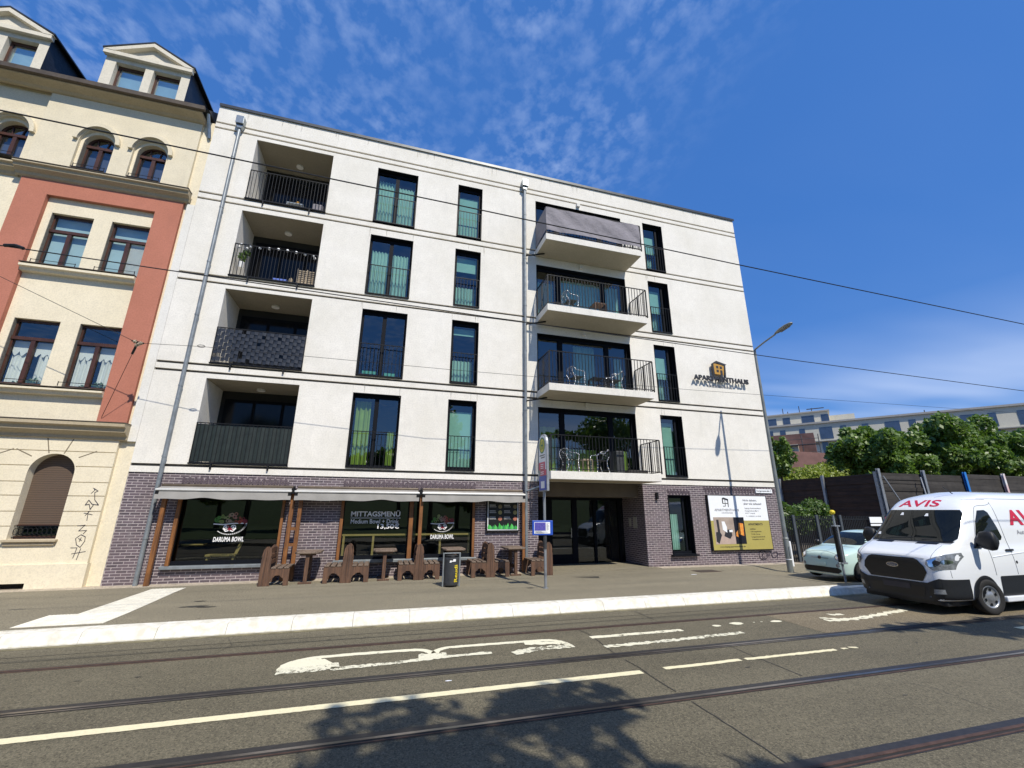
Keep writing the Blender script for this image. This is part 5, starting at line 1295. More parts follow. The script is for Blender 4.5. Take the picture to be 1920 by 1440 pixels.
b = MB(); b.cyl((14.6, -.7, -.1), (14.6, -.7, .78), .05, n=12); b.lathe((14.6, -.7, .78), [(.05, 0), (.045, .03), (0, .04)], 12); tag(b.build('white_bollard', 'signwhite', None), 'short white bollard directly behind the street lamp foot', 'bollard')

# ------------------------------------------------------------------ vehicles
def interp(T, x):
    xs_ = [p[0] for p in T]; ys_ = [p[1] for p in T]; return float(np.interp(x, xs_, ys_))
def smoothprof(T, k=8):
    return smooth_pts(T, k)
class Body:
    def __init__(s, L, T, W, sec, hood, belt, tmax, nst=90, tumble=None):
        T = smoothprof(T); W = smoothprof(W); s.secn = len(sec); V = []; xs_ = list((np.linspace(0, 1, nst) ** 1.25) * L)
        sec_s = smooth_pts(sec, 4); hood_s = smooth_pts(hood, 4); s.xs = xs_
        for x in xs_:
            Tz = interp(T, x); w = interp(W, x); zb = min(belt, Tz - .10); k = max(0, min(1, (Tz - zb) / (tmax - belt)))
            row = []
            for (a, z), (ah, zh) in zip(sec_s, hood_s):
                if z <= belt: f = a; zz = z if zb >= belt else z0_ + (z - z0_) * (zb - z0_) / (belt - z0_) if False else min(z, sec_s[0][1] + (z - sec_s[0][1]) * (zb - sec_s[0][1]) / (belt - sec_s[0][1]))
                else: f = ah + (a - ah) * k; zz = zb + (z - belt) * (Tz - zb) / (tmax - belt)
                row.append((x, -w * f, zz))
            V.append(row)
        s.V = V; n = len(V[0])
        b = MB(); vs = []
        for row in V: vs += row + [(p[0], -p[1], p[2]) for p in reversed(row[:-1])]
        m = 2 * n - 1; fs = []
        for i in range(len(V) - 1):
            for j in range(m - 1): fs.append((i * m + j, i * m + j + 1, (i + 1) * m + j + 1, (i + 1) * m + j))
            fs.append((i * m + m - 1, i * m, (i + 1) * m, (i + 1) * m + m - 1))
        fs.append(tuple(range(m))); fs.append(tuple(range((len(V) - 1) * m, len(V) * m)))
        b.add(vs, fs); s.mb = b; s.bvh = BVHTree.FromPolygons([Vector(v) for v in b.v], b.f)
    def decal(s, name, pts, mt, parent, front=True, off=.006, grid=.05, smooth=True):
        bm = bmesh.new(); vs = [bm.verts.new((p[0], p[1], 0)) for p in pts]; bm.faces.new(vs)
        x0, x1 = min(p[0] for p in pts), max(p[0] for p in pts); y0, y1 = min(p[1] for p in pts), max(p[1] for p in pts)
        for lo, hi, ax in ((x0, x1, 0), (y0, y1, 1)):
            n = int((hi - lo) / grid)
            for i in range(1, n + 1):
                co = [0, 0, 0]; co[ax] = lo + (hi - lo) * i / (n + 1); no = [0, 0, 0]; no[ax] = 1
                bmesh.ops.bisect_plane(bm, geom=bm.verts[:] + bm.edges[:] + bm.faces[:], plane_co=co, plane_no=no)
        b = MB(); bm.verts.index_update()
        s.miss = set(); v = []
        for q in bm.verts:
            v.append(s.proj(q.co.x, q.co.y, front, off)); 
            if s.missed: s.miss.add(q.index)
        b.add(v, [tuple(q.index for q in f.verts) for f in bm.faces if not any(q.index in s.miss for q in f.verts)]); bm.free()
        return b.build(name, mt, parent, local=True, smooth=smooth)
    def proj(s, a, z, front, off):
        if front: o = Vector((-3, a, z)); d = Vector((1, 0, 0))
        else: o = Vector((a, -4, z)); d = Vector((0, 1, 0))
        if front == 'R': o = Vector((a, 4, z)); d = Vector((0, -1, 0))
        h, nrm, _, _ = s.bvh.ray_cast(o, d)
        s.missed = h is None
        if h is None: h = o + d * (3.3 if front is True else 3.2)
        return tuple(h - d * off)
    def letters(s, name, body, w, h, a, z, mt, parent, front=True, bold=0, shear=0, off=.007):
        tb = text(None, body, w, h, (0, 0, 0), None, bold=bold, shear=shear); n = len(tb.v) // 2
        tb.v = tb.v[:n]; tb.f = [f for f in tb.f if max(f) < n]; tb.m = [0] * len(tb.f)
        sg = -1 if front is True else 1
        # front view seen from -x: +screen right is -y
        bm = bmesh.new(); vv = [bm.verts.new(v) for v in tb.v]
        for f in tb.f:
            try: bm.faces.new([vv[i] for i in f])
            except ValueError: pass
        for ax, hi in ((0, w), (2, h)):
            k = int(hi / .03)
            for i in range(1, k + 1):
                co = [0, 0, 0]; co[ax] = hi * i / (k + 1); no = [0, 0, 0]; no[ax] = 1
                bmesh.ops.bisect_plane(bm, geom=bm.verts[:] + bm.edges[:] + bm.faces[:], plane_co=co, plane_no=no)
        bm.verts.index_update(); tb.v = [tuple(q.co) for q in bm.verts]; tb.f = [tuple(q.index for q in f.verts) for f in bm.faces]; tb.m = [0] * len(tb.f); bm.free()
        tb.v = [s.proj(a + (v[0] * sg), z + v[2], front, off) for v in tb.v]
        return tb.build(name, mt, parent, local=True)
def wheel(parent, x, y, r, w, side=-1, steer=0, spokes=6):
    # sub-parts: tyre and rim under a wheel part
    b = MB(); prof = [(r * .62, w), (r * .93, w), (r * .985, w * .85), (r, w * .6), (r, w * .2), (r * .97, 0), (r * .88, -.012), (r * .66, -.008), (r * .60, .02)]
    n = 40; vs = []
    for rr, dy in prof:
        for i in range(n): a = 2 * math.pi * i / n; vs.append((rr * math.cos(a), dy, rr * math.sin(a)))
    fs = [(k * n + i, k * n + (i + 1) % n, (k + 1) * n + (i + 1) % n, (k + 1) * n + i) for k in range(len(prof) - 1) for i in range(n)]
    def tf(v): 
        c, s_ = math.cos(steer), math.sin(steer); X, Y = v[0], v[1] * (-side)
        return (x + X * c - Y * s_, y + X * s_ + Y * c, r + v[2])
    b.add([tf(v) for v in vs], fs); wh = b.build('wheel', 'tyre', parent, smooth=True, local=True)
    b = MB(); prof = [(r * .64, .005), (r * .60, -.004), (r * .57, .01), (r * .5, .022), (r * .3, .012), (r * .22, .0), (r * .18, -.006), (0, -.006)]; vs = []
    for rr, dy in prof:
        for i in range(n): a = 2 * math.pi * i / n; vs.append((rr * math.cos(a), dy, rr * math.sin(a)))
    fs = [(k * n + i, k * n + (i + 1) % n, (k + 1) * n + (i + 1) % n, (k + 1) * n + i) for k in range(len(prof) - 1) for i in range(n)]
    b.add([tf(v) for v in vs], fs); b.build('rim', 'rim', wh, smooth=True, local=True)
    b = MB()
    for k in range(spokes):
        a0 = 2 * math.pi * (k + .33) / spokes; vs = []
        for aa, rr in ((a0 - .16, r * .34), (a0 + .16, r * .34), (a0 + .2, r * .50), (a0 - .2, r * .50)): vs.append(tf((rr * math.cos(aa), .004, rr * math.sin(aa))))
        b.add(vs, [(0, 1, 2, 3)])
    b.build('rim_opening', 'grille', wh, local=True); return wh

van = thing('delivery_van', 'white rental delivery van with red lettering driving at the right edge', 'van', (11.12, -6.5, ROAD))
vsec = [(.86, .26), (.96, .30), (.985, .42), (.99, .60), (1.0, .80), (1.0, 1.0), (.985, 1.20), (.962, 1.32), (.945, 1.5), (.925, 1.75), (.90, 2.0), (.865, 2.2), (.80, 2.36), (.68, 2.45), (.45, 2.50), (.22, 2.525), (0, 2.53)]
vhood = [(.86, .26), (.96, .30), (.985, .42), (.99, .60), (1.0, .80), (1.0, 1.0), (.985, 1.20), (.962, 1.32), (.955, 1.4), (.94, 1.6), (.90, 1.9), (.84, 2.1), (.75, 2.25), (.62, 2.36), (.42, 2.45), (.2, 2.51), (0, 2.53)]
vb = Body(5.5, [(0, 1.02), (.03, 1.09), (.10, 1.16), (.30, 1.27), (.55, 1.36), (.72, 1.42), (1.0, 1.74), (1.30, 2.07), (1.48, 2.23), (1.75, 2.38), (2.2, 2.47), (2.8, 2.51), (5.5, 2.51)],
          [(0, .70), (.02, .76), (.07, .82), (.16, .87), (.35, .915), (.6, .94), (1.0, .95), (3, .955), (5.4, .95), (5.5, .92)], vsec, vhood, 1.32, 2.53)
vb.mb.build('body', 'vanwhite', van, smooth=True, local=True)
D = vb.decal
D('windscreen', [(-.72, 2.07), (.72, 2.07), (.77, 2.0), (.845, 1.47), (.80, 1.415), (.5, 1.40), (-.5, 1.40), (-.80, 1.415), (-.845, 1.47), (-.77, 2.0)], 'carglass', van, off=.022, grid=.03)
D('bumper', [(-.90, .266), (.90, .266), (.97, .66), (.80, .70), (.60, .60), (-.60, .60), (-.80, .70), (-.97, .66)], 'vanblack', van, off=.022)
D('grille', [(-.52, .62), (.52, .62), (.63, .80), (.60, .92), (.50, 1.04), (.42, 1.07), (-.42, 1.07), (-.50, 1.04), (-.60, .92), (-.63, .80)], 'grille', van, off=.016)
b = MB()
for k in range(4):
    for i in range(16):
        a0 = -.46 + i * .0575; z = .70 + k * .085; p = [vb.proj(a, zz, True, .024) for a, zz in ((a0, z), (a0 + .0575, z), (a0 + .0575, z + .010), (a0, z + .010))]; b.quad(*p)
b.build('grille_bar', 'vanblack', van, local=True)
b = MB(); b.box(.10, 5.35, -.80, .80, .17, .262); b.prism([(.0, .16), (.0, .30), (.5, .30), (.5, .16)], 'y', -.001, .001) if False else None; b.build('underbody', 'vanblack', van, local=True, bevel=.02)
b = MB(); P_ = [vb.proj(a, .272, True, .02) for a in np.linspace(-.90, .90, 21)]
for p0, p1 in zip(P_[:-1], P_[1:]): b.quad(p0, p1, (p1[0] + .03, p1[1], .19), (p0[0] + .03, p0[1], .19))
b.build('front_valance', 'vanblack', van, local=True, smooth=True)
D('lower_grille', [(-.5, .32), (.5, .32), (.55, .52), (-.55, .52)], 'grille', van, off=.028)
n = 20
D('emblem', [(.125 * math.cos(2 * math.pi * i / n), .90 + .05 * math.sin(2 * math.pi * i / n)) for i in range(n)], 'chrome', van, off=.030, grid=.03)
D('emblem_field', [(.108 * math.cos(2 * math.pi * i / n), .90 + .037 * math.sin(2 * math.pi * i / n)) for i in range(n)], mat('emblem_blue_grey', (.10, .12, .17), .3), van, off=.033, grid=.03)
vb.letters('emblem_lettering', 'Ford', .14, .05, .07, .876, 'chrome', van, True, off=.036, shear=.3)
for s in (-1, 1):
    P = [(s * .66, 1.05), (s * .93, 1.20), (s * .94, 1.12), (s * .925, .88), (s * .74, .86), (s * .64, .96)]
    hl = D('headlight', P, 'lampclear', van, off=.022, grid=.03)
    D('headlight_bezel', [(s * .67, 1.03), (s * .80, 1.10), (s * .80, .93), (s * .70, .92)], 'chrome', hl, off=.026, grid=.03)
    D('headlight_lens', [(s * .80 + .045 * math.cos(a), 1.0 + .05 * math.sin(a)) for a in np.linspace(0, 6.28, 13)[:-1]], 'grille', hl, off=.030, grid=.03)
    D('headlight_lens', [(s * .88 + .04 * math.cos(a), 1.02 + .045 * math.sin(a)) for a in np.linspace(0, 6.28, 13)[:-1]], 'chrome', hl, off=.030, grid=.03)
    D('fog_lamp_recess', [(s * .60, .34), (s * .88, .38), (s * .90, .54), (s * .64, .52)], 'grille', van, off=.027, grid=.03)
    D('fog_lamp', [(s * .68, .40), (s * .84, .41), (s * .86, .50), (s * .70, .49)], 'lampclear', van, off=.031, grid=.03)
    b = MB(); P = [vb.proj(a, z, True, .035) for a, z in ((s * .60, .335), (s * .90, .375), (s * .93, .46))]; b.tube(P, .012, 6); b.build('bumper_trim', 'zincpaint', van, local=True)
# air vents on the bonnet
for a, c, z in ((-.62, -.22, 1.345), (.25, .62, 1.345)): D('bonnet_vent', [(a, z), (c, z), (c, z + .03), (a, z + .03)], 'grille', van, off=.012, grid=.03)
b = MB()
for s in (-1, 1):
    P = [vb.proj(s * .72 + s * .10 * (z > 1.3) * 0, z, True, .010) for z in (1.08, 1.15, 1.25, 1.33)]; b.tube(P, .004, 4)
b.tube([vb.proj(a, 1.10 - .03 * (a / .6) ** 2, True, .008) for a in np.linspace(-.62, .62, 12)], .004, 4)
b.build('panel_gap', 'zincpaint', van, local=True)
b = MB()
b.tube([vb.proj(a, 1.355 + .0 * a, True, .006) for a in np.linspace(-.80, .80, 24)], .0035, 4)
for s_ in (-1, 1): b.tube([vb.proj(s_ * .9, z, True, .006) for z in np.linspace(.72, .86, 5)], .0035, 4)
b.tube([vb.proj(x, 2.30, False, .004) for x in np.linspace(1.7, 2.2, 8)], .003, 4)
b.build('panel_gap', 'grille', van, local=True)
D('windscreen_cowl', [(-.80, 1.372), (.80, 1.372), (.83, 1.41), (-.83, 1.41)], 'vanblack', van, off=.012, grid=.03)
D('number_plate_holder', [(-.27, .44), (.27, .44), (.27, .55), (-.27, .55)], mat('plate_dark', (.02, .02, .035), .4), van, off=.036, grid=.05)
vb.letters('lettering', 'AVIS', .86, .155, .53, 2.145, 'avisred', van, True, bold=.02)
b = MB(); b.tube([vb.proj(.5, 1.42, True, .02), vb.proj(-.05, 1.46, True, .02)], .010, 5); b.tube([vb.proj(-.25, 1.42, True, .02), vb.proj(-.78, 1.48, True, .02)], .010, 5); b.tube([vb.proj(.62, 1.44, True, .02), vb.proj(.82, 1.56, True, .02)], .010, 5); b.build('wiper', 'blackmetal', van, local=True)
b = MB(); b.box(1.02, 1.04, .12, .20, 1.92 + .03, 2.0); b.v = [vb.proj(v[1], v[2], True, .011) for v in b.v]; b.f = b.f[:1]; 
for a, z, m_ in ((-.22, 1.93, 'signwhite'), (.30, 1.95, 'signwhite'), (.72, 1.86, 'signred'), (.66, 1.50, 'signwhite')): D('windscreen_sticker', [(a, z), (a + .08, z), (a + .06, z + .06), (a + .02, z + .06)], m_, van, off=.026)
# side (driver's side, towards the street)
def S(name, P, m_, off=.008, par=van, grid=.06, fr=False): return D(name, P, m_, par, front=fr, off=off, grid=grid)
S('side_window', [(1.30, 1.42), (1.55, 1.40), (2.10, 1.44), (2.16, 1.50), (2.12, 1.70), (2.02, 2.02), (1.94, 2.07), (1.72, 2.06), (1.52, 1.84), (1.36, 1.58)], 'carglass')
S('side_cladding', [(1.62, .30), (5.4, .30), (5.4, .72), (1.66, .72)], 'vanblack', .012)
S('bumper_side', [(.05, .262), (.66, .262), (.66, .69), (.05, .69)], 'vanblack', .022)
b = MB(); b.box(1.62, 5.3, -.99, -.88, .22, .33); b.build('sill', 'vanwhite', van, local=True, bevel=.02)
wx, wr = 1.12, .34
P = [(wx + .41 * math.cos(a), max(.26, .34 + .41 * math.sin(a))) for a in np.linspace(-.25, math.pi + .25, 24)]; S('wheel_arch', P, 'vanblack', .020, grid=.05)
P = [(wx + .365 * math.cos(a), max(.26, .34 + .365 * math.sin(a))) for a in np.linspace(-.25, math.pi + .25, 24)]; S('wheel_well', P, 'grille', .024, grid=.05)
wheel(van, wx, -.985, wr, .21, -1, R(-8)); wheel(van, wx, .985, wr, .21, 1, R(-8)); wheel(van, 4.4, -.985, wr, .21, -1); wheel(van, 4.4, .985, wr, .21, 1)
for x0, z0, z1 in ((2.26, .74, 2.25), (1.55, .74, 1.38)):
    b = MB(); b.tube([vb.proj(x0, z, False, .004) for z in np.linspace(z0, z1, 10)], .004, 4); b.build('door_gap', 'zincpaint', van, local=True)
b = MB(); b.tube([vb.proj(x, z, False, .004) for x, z in smooth_pts([(1.28, 1.46), (1.45, 1.78), (1.66, 2.08), (1.8, 2.16), (2.1, 2.18), (2.26, 2.22)], 5)], .004, 4)
b.tube([vb.proj(x, 2.32, False, .004) for x in np.linspace(2.0, 5.2, 12)], .005, 4); b.build('door_gap', 'zincpaint', van, local=True)
b = MB(); b.tube([vb.proj(x, 1.08 + .12 * math.sin((x - 1.4) * .7), False, .003) for x in np.linspace(1.6, 5.2, 22)], .010, 5); b.build('body_crease', 'vanwhite', van, local=True)
b = MB(); P = vb.proj(2.20, 1.22, False, .0); b.box(2.08, 2.32, P[1] - .035, P[1] - .005, 1.21, 1.25); b.build('door_handle', 'blackmetal', van, local=True, bevel=.01)
b = MB(); P = vb.proj(2.3, .98, False, .0); b.disc((2.32, P[1] - .006, .98), .03, 'y', .01, 12); b.build('lock', 'blackmetal', van, local=True)
for s in (-1, 1):
    b = MB(); y0 = s * .94
    b.prism([(1.12, 1.28), (1.36, 1.28), (1.42, 1.62), (1.26, 1.5)], 'y', *sorted((y0 + s * .012, y0 - s * .02)))
    b.tube([(1.24, y0, 1.36), (1.20, y0 + s * .16, 1.34)], .035, 8)
    mr = b.build('mirror', 'vanblack', van, local=True, bevel=.01)
    b = MB(); sec = []
    for u, h in ((0, .10), (.03, .17), (.16, .20), (.24, .18), (.27, .10)): sec.append([(1.16 + .085 * math.cos(a), y0 + s * (.10 + u), 1.45 + h * math.sin(a)) for a in np.linspace(0, 2 * math.pi, 13)[:-1]])
    b.v = [p for q in sec for p in q]; n = 12; b.f = [(k * n + i, k * n + (i + 1) % n, (k + 1) * n + (i + 1) % n, (k + 1) * n + i) for k in range(4) for i in range(n)] + [tuple(range(n)), tuple(range(4 * n, 5 * n))]; b.m = [0] * len(b.f)
    b.build('mirror_housing', 'vanblack', mr, local=True, smooth=True)
vb.letters('lettering', 'AVIS', 1.30, .34, 2.62, 1.74, 'avisred', van, False, bold=.035)
vb.letters('lettering', 'Autovermietung', 1.15, .12, 2.74, 1.52, 'textgrey', van, False)
b = MB(); b.cyl((1.95, -.35, 2.44), (1.75, -.30, 2.60), .01); b.build('aerial', 'blackmetal', van, local=True)

car = thing('small_car', 'mint green small hatchback parked behind the van beside the black fence', 'car', (12.74, -3.38, -.06))
cs = [(.82, .16), (.94, .20), (.98, .34), (1.0, .50), (1.0, .62), (.98, .78), (.955, .86), (.90, .95), (.84, 1.06), (.77, 1.18), (.66, 1.29), (.45, 1.36), (.22, 1.39), (0, 1.40)]
ch = [(.82, .16), (.94, .20), (.98, .34), (1.0, .50), (1.0, .62), (.98, .78), (.955, .86), (.93, .92), (.88, 1.0), (.80, 1.12), (.68, 1.24), (.46, 1.33), (.22, 1.38), (0, 1.40)]
cb = Body(3.3, [(0, .60), (.02, .68), (.08, .76), (.25, .84), (.6, .92), (.82, .96), (1.1, 1.17), (1.4, 1.33), (1.7, 1.385), (2.2, 1.38), (2.7, 1.26), (3.1, .98), (3.3, .75)],
          [(0, .50), (.02, .56), (.08, .64), (.2, .70), (.45, .745), (.9, .76), (2.4, .76), (3.1, .70), (3.3, .6)], cs, ch, .86, 1.40)
cb.mb.build('body', 'mint', car, smooth=True, local=True)
D = cb.decal
D('windscreen', [(-.46, 1.315), (.46, 1.315), (.52, 1.27), (.64, 1.02), (.60, .975), (-.60, .975), (-.64, 1.02), (-.52, 1.27)], 'carglass', car, off=.008, grid=.03)
D('lower_grille', [(-.50, .22), (.50, .22), (.58, .27), (.58, .33), (.50, .37), (-.50, .37), (-.58, .33), (-.58, .27)], 'grille', car, off=.008)
D('bumper_trim', [(-.58, .19), (.58, .19), (.56, .205), (-.56, .205)], 'chrome', car, off=.016, grid=.04)
D('nose_trim', [(-.28, .60), (.28, .60), (.28, .612), (-.28, .612)], 'chrome', car, off=.010, grid=.04)
D('emblem', [(.055 * math.cos(a), .615 + .05 * math.sin(a)) for a in np.linspace(0, 6.28, 17)[:-1]], 'chrome', car, off=.016, grid=.03)
b = MB(); b.box(-.035, -.02, -.17, .17, .40, .49); b.build('number_plate_holder', 'mint', car, local=True, bevel=.004)
for s in (-1, 1):
    hl = D('headlight', [(s * .55 + .10 * math.cos(a), .67 + .10 * math.sin(a)) for a in np.linspace(0, 6.28, 19)[:-1]], 'lampclear', car, off=.012, grid=.03)
    D('headlight_ring', [(s * .55 + .075 * math.cos(a), .67 + .075 * math.sin(a)) for a in np.linspace(0, 6.28, 19)[:-1]], 'chrome', hl, off=.016, grid=.03)
    D('fog_lamp', [(s * .52 + .05 * math.cos(a), .43 + .05 * math.sin(a)) for a in np.linspace(0, 6.28, 13)[:-1]], 'lampclear', car, off=.012, grid=.03)
    b = MB(); b.lathe((.98, s * .80, 1.0), [(0, -.07), (.07, -.06), (.085, 0), (.06, .06), (0, .07)], 10); b.build('mirror', 'grille', car, local=True, smooth=True)
b = MB(); b.tube([cb.proj(a, .80 - .10 * (a / .55) ** 2, True, .003) for a in np.linspace(-.55, .55, 14)], .004, 4); b.build('panel_gap', 'grille', car, local=True)
D2 = lambda nme, P, m_, o=.006: cb.decal(nme, P, m_, car, front=False, off=o, grid=.05)
D2('side_window', [(1.12, .98), (2.5, .98), (2.4, 1.2), (2.0, 1.29), (1.5, 1.28)], 'carglass')
D2('wheel_well', [(.62 + .31 * math.cos(a), max(.17, .28 + .31 * math.sin(a))) for a in np.linspace(-.3, math.pi + .3, 20)], 'grille', .010)
for s in (-1, 1): wheel(car, .62, s * .785, .27, .17, s); wheel(car, 2.75, s * .785, .27, .17, s)
b = MB(); b.tube([cb.proj(.5, .97, True, .012), cb.proj(-.05, 1.0, True, .012)], .008, 5); b.build('wiper', 'blackmetal', car, local=True)

# ------------------------------------------------------------------ fences
t = thing('bar_fence', 'black vertical bar fence running from the corner of the building behind the mint car', 'fence', (24, .2, 0))
b = MB(); x = 15.22
while x < 34: b.box(x, x + .042, .19, .21, -.05, 1.70); x += .095
b.build('bars', 'fenceblack', t)
b = MB(); b.box(15.2, 34, .175, .19, .1, .14); b.box(15.2, 34, .175, .19, 1.55, 1.59); b.build('rails', 'fenceblack', t)
for x in (15.86, 17.08, 18.35, 20.8, 23.3, 25.8, 28.3, 30.8): b = MB(); b.box(x, x + .11, .10, .17, -.1, 1.74); b.build('post', 'fencepost', t)
b = MB(); b.box(20.0, 20.7, .08, .10, 1.42, 1.66); b.box(20.0, 20.7, .08, .10, 1.30, 1.38); tag(b.build('fence_plate', 'signwhite', None), 'small white plate fixed to the black bar fence left of the van', 'sign')
t = thing('plank_wall', 'tall dark weathered plank noise barrier behind the bar fence', 'barrier wall', (30, 2.9, 0))
def planks(ax, a0, a1, c, z1, mt, name):
    b = MB(); z = 0; k = 0
    while z < z1 - .05:
        off = random.uniform(-.022, .022); tilt = random.uniform(-.028, .028); h = min(.205, z1 - z)
        if ax == 'x': b.prism([(c + off, z + .006), (c + off + .04, z + .006), (c + off + tilt + .04, z + h), (c + off + tilt, z + h)], 'x', a0, a1)
        else: b.prism([(c + off, z + .006), (c + off + .04, z + .006), (c + off + tilt + .04, z + h), (c + off + tilt, z + h)], 'y', a0, a1)
        z += .197; k += 1
    return b.build(name, mt, t)
X0 = 25.3
for i in range(12): planks('x', X0 + 3.4 * i, X0 + 3.4 * (i + 1), 3.0, 3.90 + (.10 if i > 1 else 0) , 'plank', 'plank_panel')
for i in range(2): planks('y', 3.0 + 3.0 * i, 3.0 + 3.0 * (i + 1), X0, 3.85, 'plankbrown', 'plank_panel')
for i in range(12):
    x = X0 - .1 + 3.4 * i; b = MB(); b.box(x, x + .16, 2.90, 2.93, 0, 4.1); b.box(x + .07, x + .09, 2.84, 2.90, 0, 4.1); b.box(x, x + .16, 2.81, 2.84, 0, 4.1)
    b.build('post', 'sp%d' % i if False else ('galv'), t) if i not in (2, 3) else b.build('post', mat('paint_blue', (.02, .2, .6), .5) if i == 2 else mat('paint_redwhite', (.6, .25, .25), .5, c2=(.7, .7, .7), sc=1), t)
for i in range(3):
    y = 3.0 + 3.0 * i; b = MB(); b.box(X0 - .14, X0 - .02, y - .07, y + .07, 0, 3.95); b.build('post', 'galv', t)
for (x0, x1) in ((X0 + .1, X0 + 1.5), (X0 + 2.9, X0 + 2.2)): b = MB(); b.cyl((x0, 2.75, 3.7), (x1, 2.1, 0), .035); b.build('brace', 'galv', t)

# ------------------------------------------------------------------ vegetation
def crown_lobes(c, R_, n, seed):
    r = np.random.default_rng(seed); C = [c]; Q = [tuple(x * .62 for x in R_)]
    for i in range(n):
        d = r.normal(size=3); d[2] = d[2] * .8 + .1; d /= np.linalg.norm(d); f = r.uniform(.5, 1.02)
        C.append(tuple(c[k] + d[k] * R_[k] * f for k in range(3))); s = r.uniform(.16, .36); Q.append(tuple(x * s for x in R_))
    return C, Q
def tree(lab, x, y, z, R_, zc, n=9000, size=.13, mt='leaf', seed=1, trunk=.16, lobes=34, z0=0, group=None):
    t = thing('tree', lab, 'tree', (x, y, z0), group)
    C, Q = crown_lobes((x, y, zc), R_, lobes, seed)
    leafmesh('crown', leaves(C, Q, n, size, seed=seed, shell=.5), mt, t)
    b = MB(); b.cyl((x, y, z0 - .1), (x, y, zc - R_[2] * .5), trunk, trunk * .7, 8)
    for c in C[1:8]: b.cyl((x, y, zc - R_[2] * .5), c, trunk * .45, trunk * .12, 6)
    b.build('trunk', 'bark', t); return t
G_ = 'trees above the plank barrier'
tree('round dark green tree left of the others above the plank barrier', 35.6, 10, 0, (2.45, 2.2, 2.55), 5.8, 12500, .17, 'leaf', 11, group=G_)
tree('small tree filling the gap right of the round tree above the barrier', 40.0, 11, 0, (2.6, 2.2, 2.4), 5.7, 11000, .17, 'leaf', 12, group=G_)
tree('tallest tree with a pointed top above the barrier', 45.3, 10.5, 0, (3.6, 2.6, 3.5), 6.6, 20000, .18, 'leaf', 13, group=G_)
tree('broad tree right of the tallest one above the barrier', 49.6, 10, 0, (3.3, 2.6, 3.1), 6.1, 17000, .18, 'leaf', 14, group=G_)
tree('smaller dark tree at the right edge above the van roof', 53.6, 10, 0, (2.2, 2.0, 2.6), 5.2, 10000, .17, 'leafdark', 15, group=G_)
tree('narrow green tree directly behind the street lamp pole', 26.5, 10, 0, (.55, 1.1, 1.5), 5.5, 2600, .14, 'leaf', 16, group=G_)
t = thing('yellow_shrub', 'bright yellow green bushes above the left end of the barrier', 'shrub', (30, 11, 0))
leafmesh('foliage', leaves([(28.8, 11, 3.3), (30.5, 11, 3.5), (32.3, 11.3, 3.7), (34.0, 11.5, 4.4), (33.2, 12, 4.2)], [(1.5, 1.2, 1.7), (1.6, 1.2, 1.8), (1.6, 1.2, 1.7), (1.4, 1, 1.7), (1.2, 1, 1.5)], 15000, .12, seed=21), 'leafbright', t)
b = MB(); b.cyl((30.5, 11, 0), (30.5, 11, 4), .08); b.cyl((33.5, 11.5, 0), (33.5, 11.5, 4.5), .08); b.build('stem', 'bark', t)
t = thing('bush', 'leafy bush growing between the bar fence and the brown planks', 'bush', (18.8, 2.2, 0))
leafmesh('foliage', leaves([(17.4, 2.2, 1.6), (18.6, 2.3, 1.5), (19.7, 2.3, 1.8), (20.3, 2.6, 1.6), (16.6, 2.2, 1.9)], [(.9, .7, .75), (.9, .7, .7), (.8, .6, .7), (.6, .6, .6), (.6, .6, .7)], 6500, .09, seed=22), 'leafdark', t)
b = MB(); b.cyl((18.5, 2.3, -.1), (18.5, 2.3, 1.5), .05); b.cyl((18.5, 2.3, .2), (17.4, 2.2, 1.5), .035); b.build('stem', 'bark', t)
# street trees on the camera's side of the street: they cast the leafy shadows and show in the glass
GS = 'street trees on the opposite pavement'
tree('street tree on the opposite pavement casting its shadow on the rails', 3.45, -17.9, 0, (2.55, 2.6, 2.2), 7.4, 3700, .18, 'leaf', 31, .2, 26, 0, GS)
t = thing('tree', 'street tree on the opposite pavement casting shadow by the van', 'tree', (16.5, -16.2, 0), GS)
leafmesh('crown', leaves([(16.6, -15.8, 7.6), (15.2, -14.6, 7.2), (13.4, -13.75, 7.0), (12.2, -13.6, 6.9), (11.0, -13.2, 6.9), (12.2, -14.1, 7.2)], [(2.4, 1.8, 1.8), (1.5, .8, .8), (1.2, .45, .4), (1.0, .35, .3), (.8, .22, .2), (.8, .3, .3)], 4200, .15, seed=36), 'leaf', t)
b = MB(); b.cyl((16.5, -16.2, 0), (16.5, -16, 5.6), .18, .13, 8); b.cyl((16.5, -16, 5.4), (14.2, -14.4, 7.0), .08, .04, 6); b.cyl((14.2, -14.4, 7.0), (11.0, -13.2, 6.9), .04, .015, 6); b.build('trunk', 'bark', t)
tree('street tree further along the opposite pavement', 23, -18.5, 0, (3.0, 2.6, 2.8), 6.8, 7000, .2, 'leaf', 33, .2, 16, 0, GS)
tree('street tree left along the opposite pavement', -9, -21.5, 0, (2.8, 2.6, 2.6), 6.4, 7000, .2, 'leaf', 34, .2, 16, 0, GS)
for i, x in enumerate(range(-40, 62, 8)):
    tree('background park tree number %d in the row across the street' % i if False else 'leafy park tree across the street, seen only as a reflection', x + (i % 3), -34 - (i % 2) * 5, 0, (4.6, 3.6, 3.6), 5.2 + (i % 3) * .8, 5000, .36, 'leafbright' if i % 3 == 0 else 'leaf', 50 + i, .25, 12, 0, 'park trees across the street')

g = MB(); g.quad((-120, -42, 0), (160, -42, 0), (160, -80, 9.5), (-120, -80, 9.5)); g.quad((-120, -80, 9.5), (160, -80, 9.5), (160, -84, -1), (-120, -84, -1))
struct(g.build('grass_bank', 'grassm'))
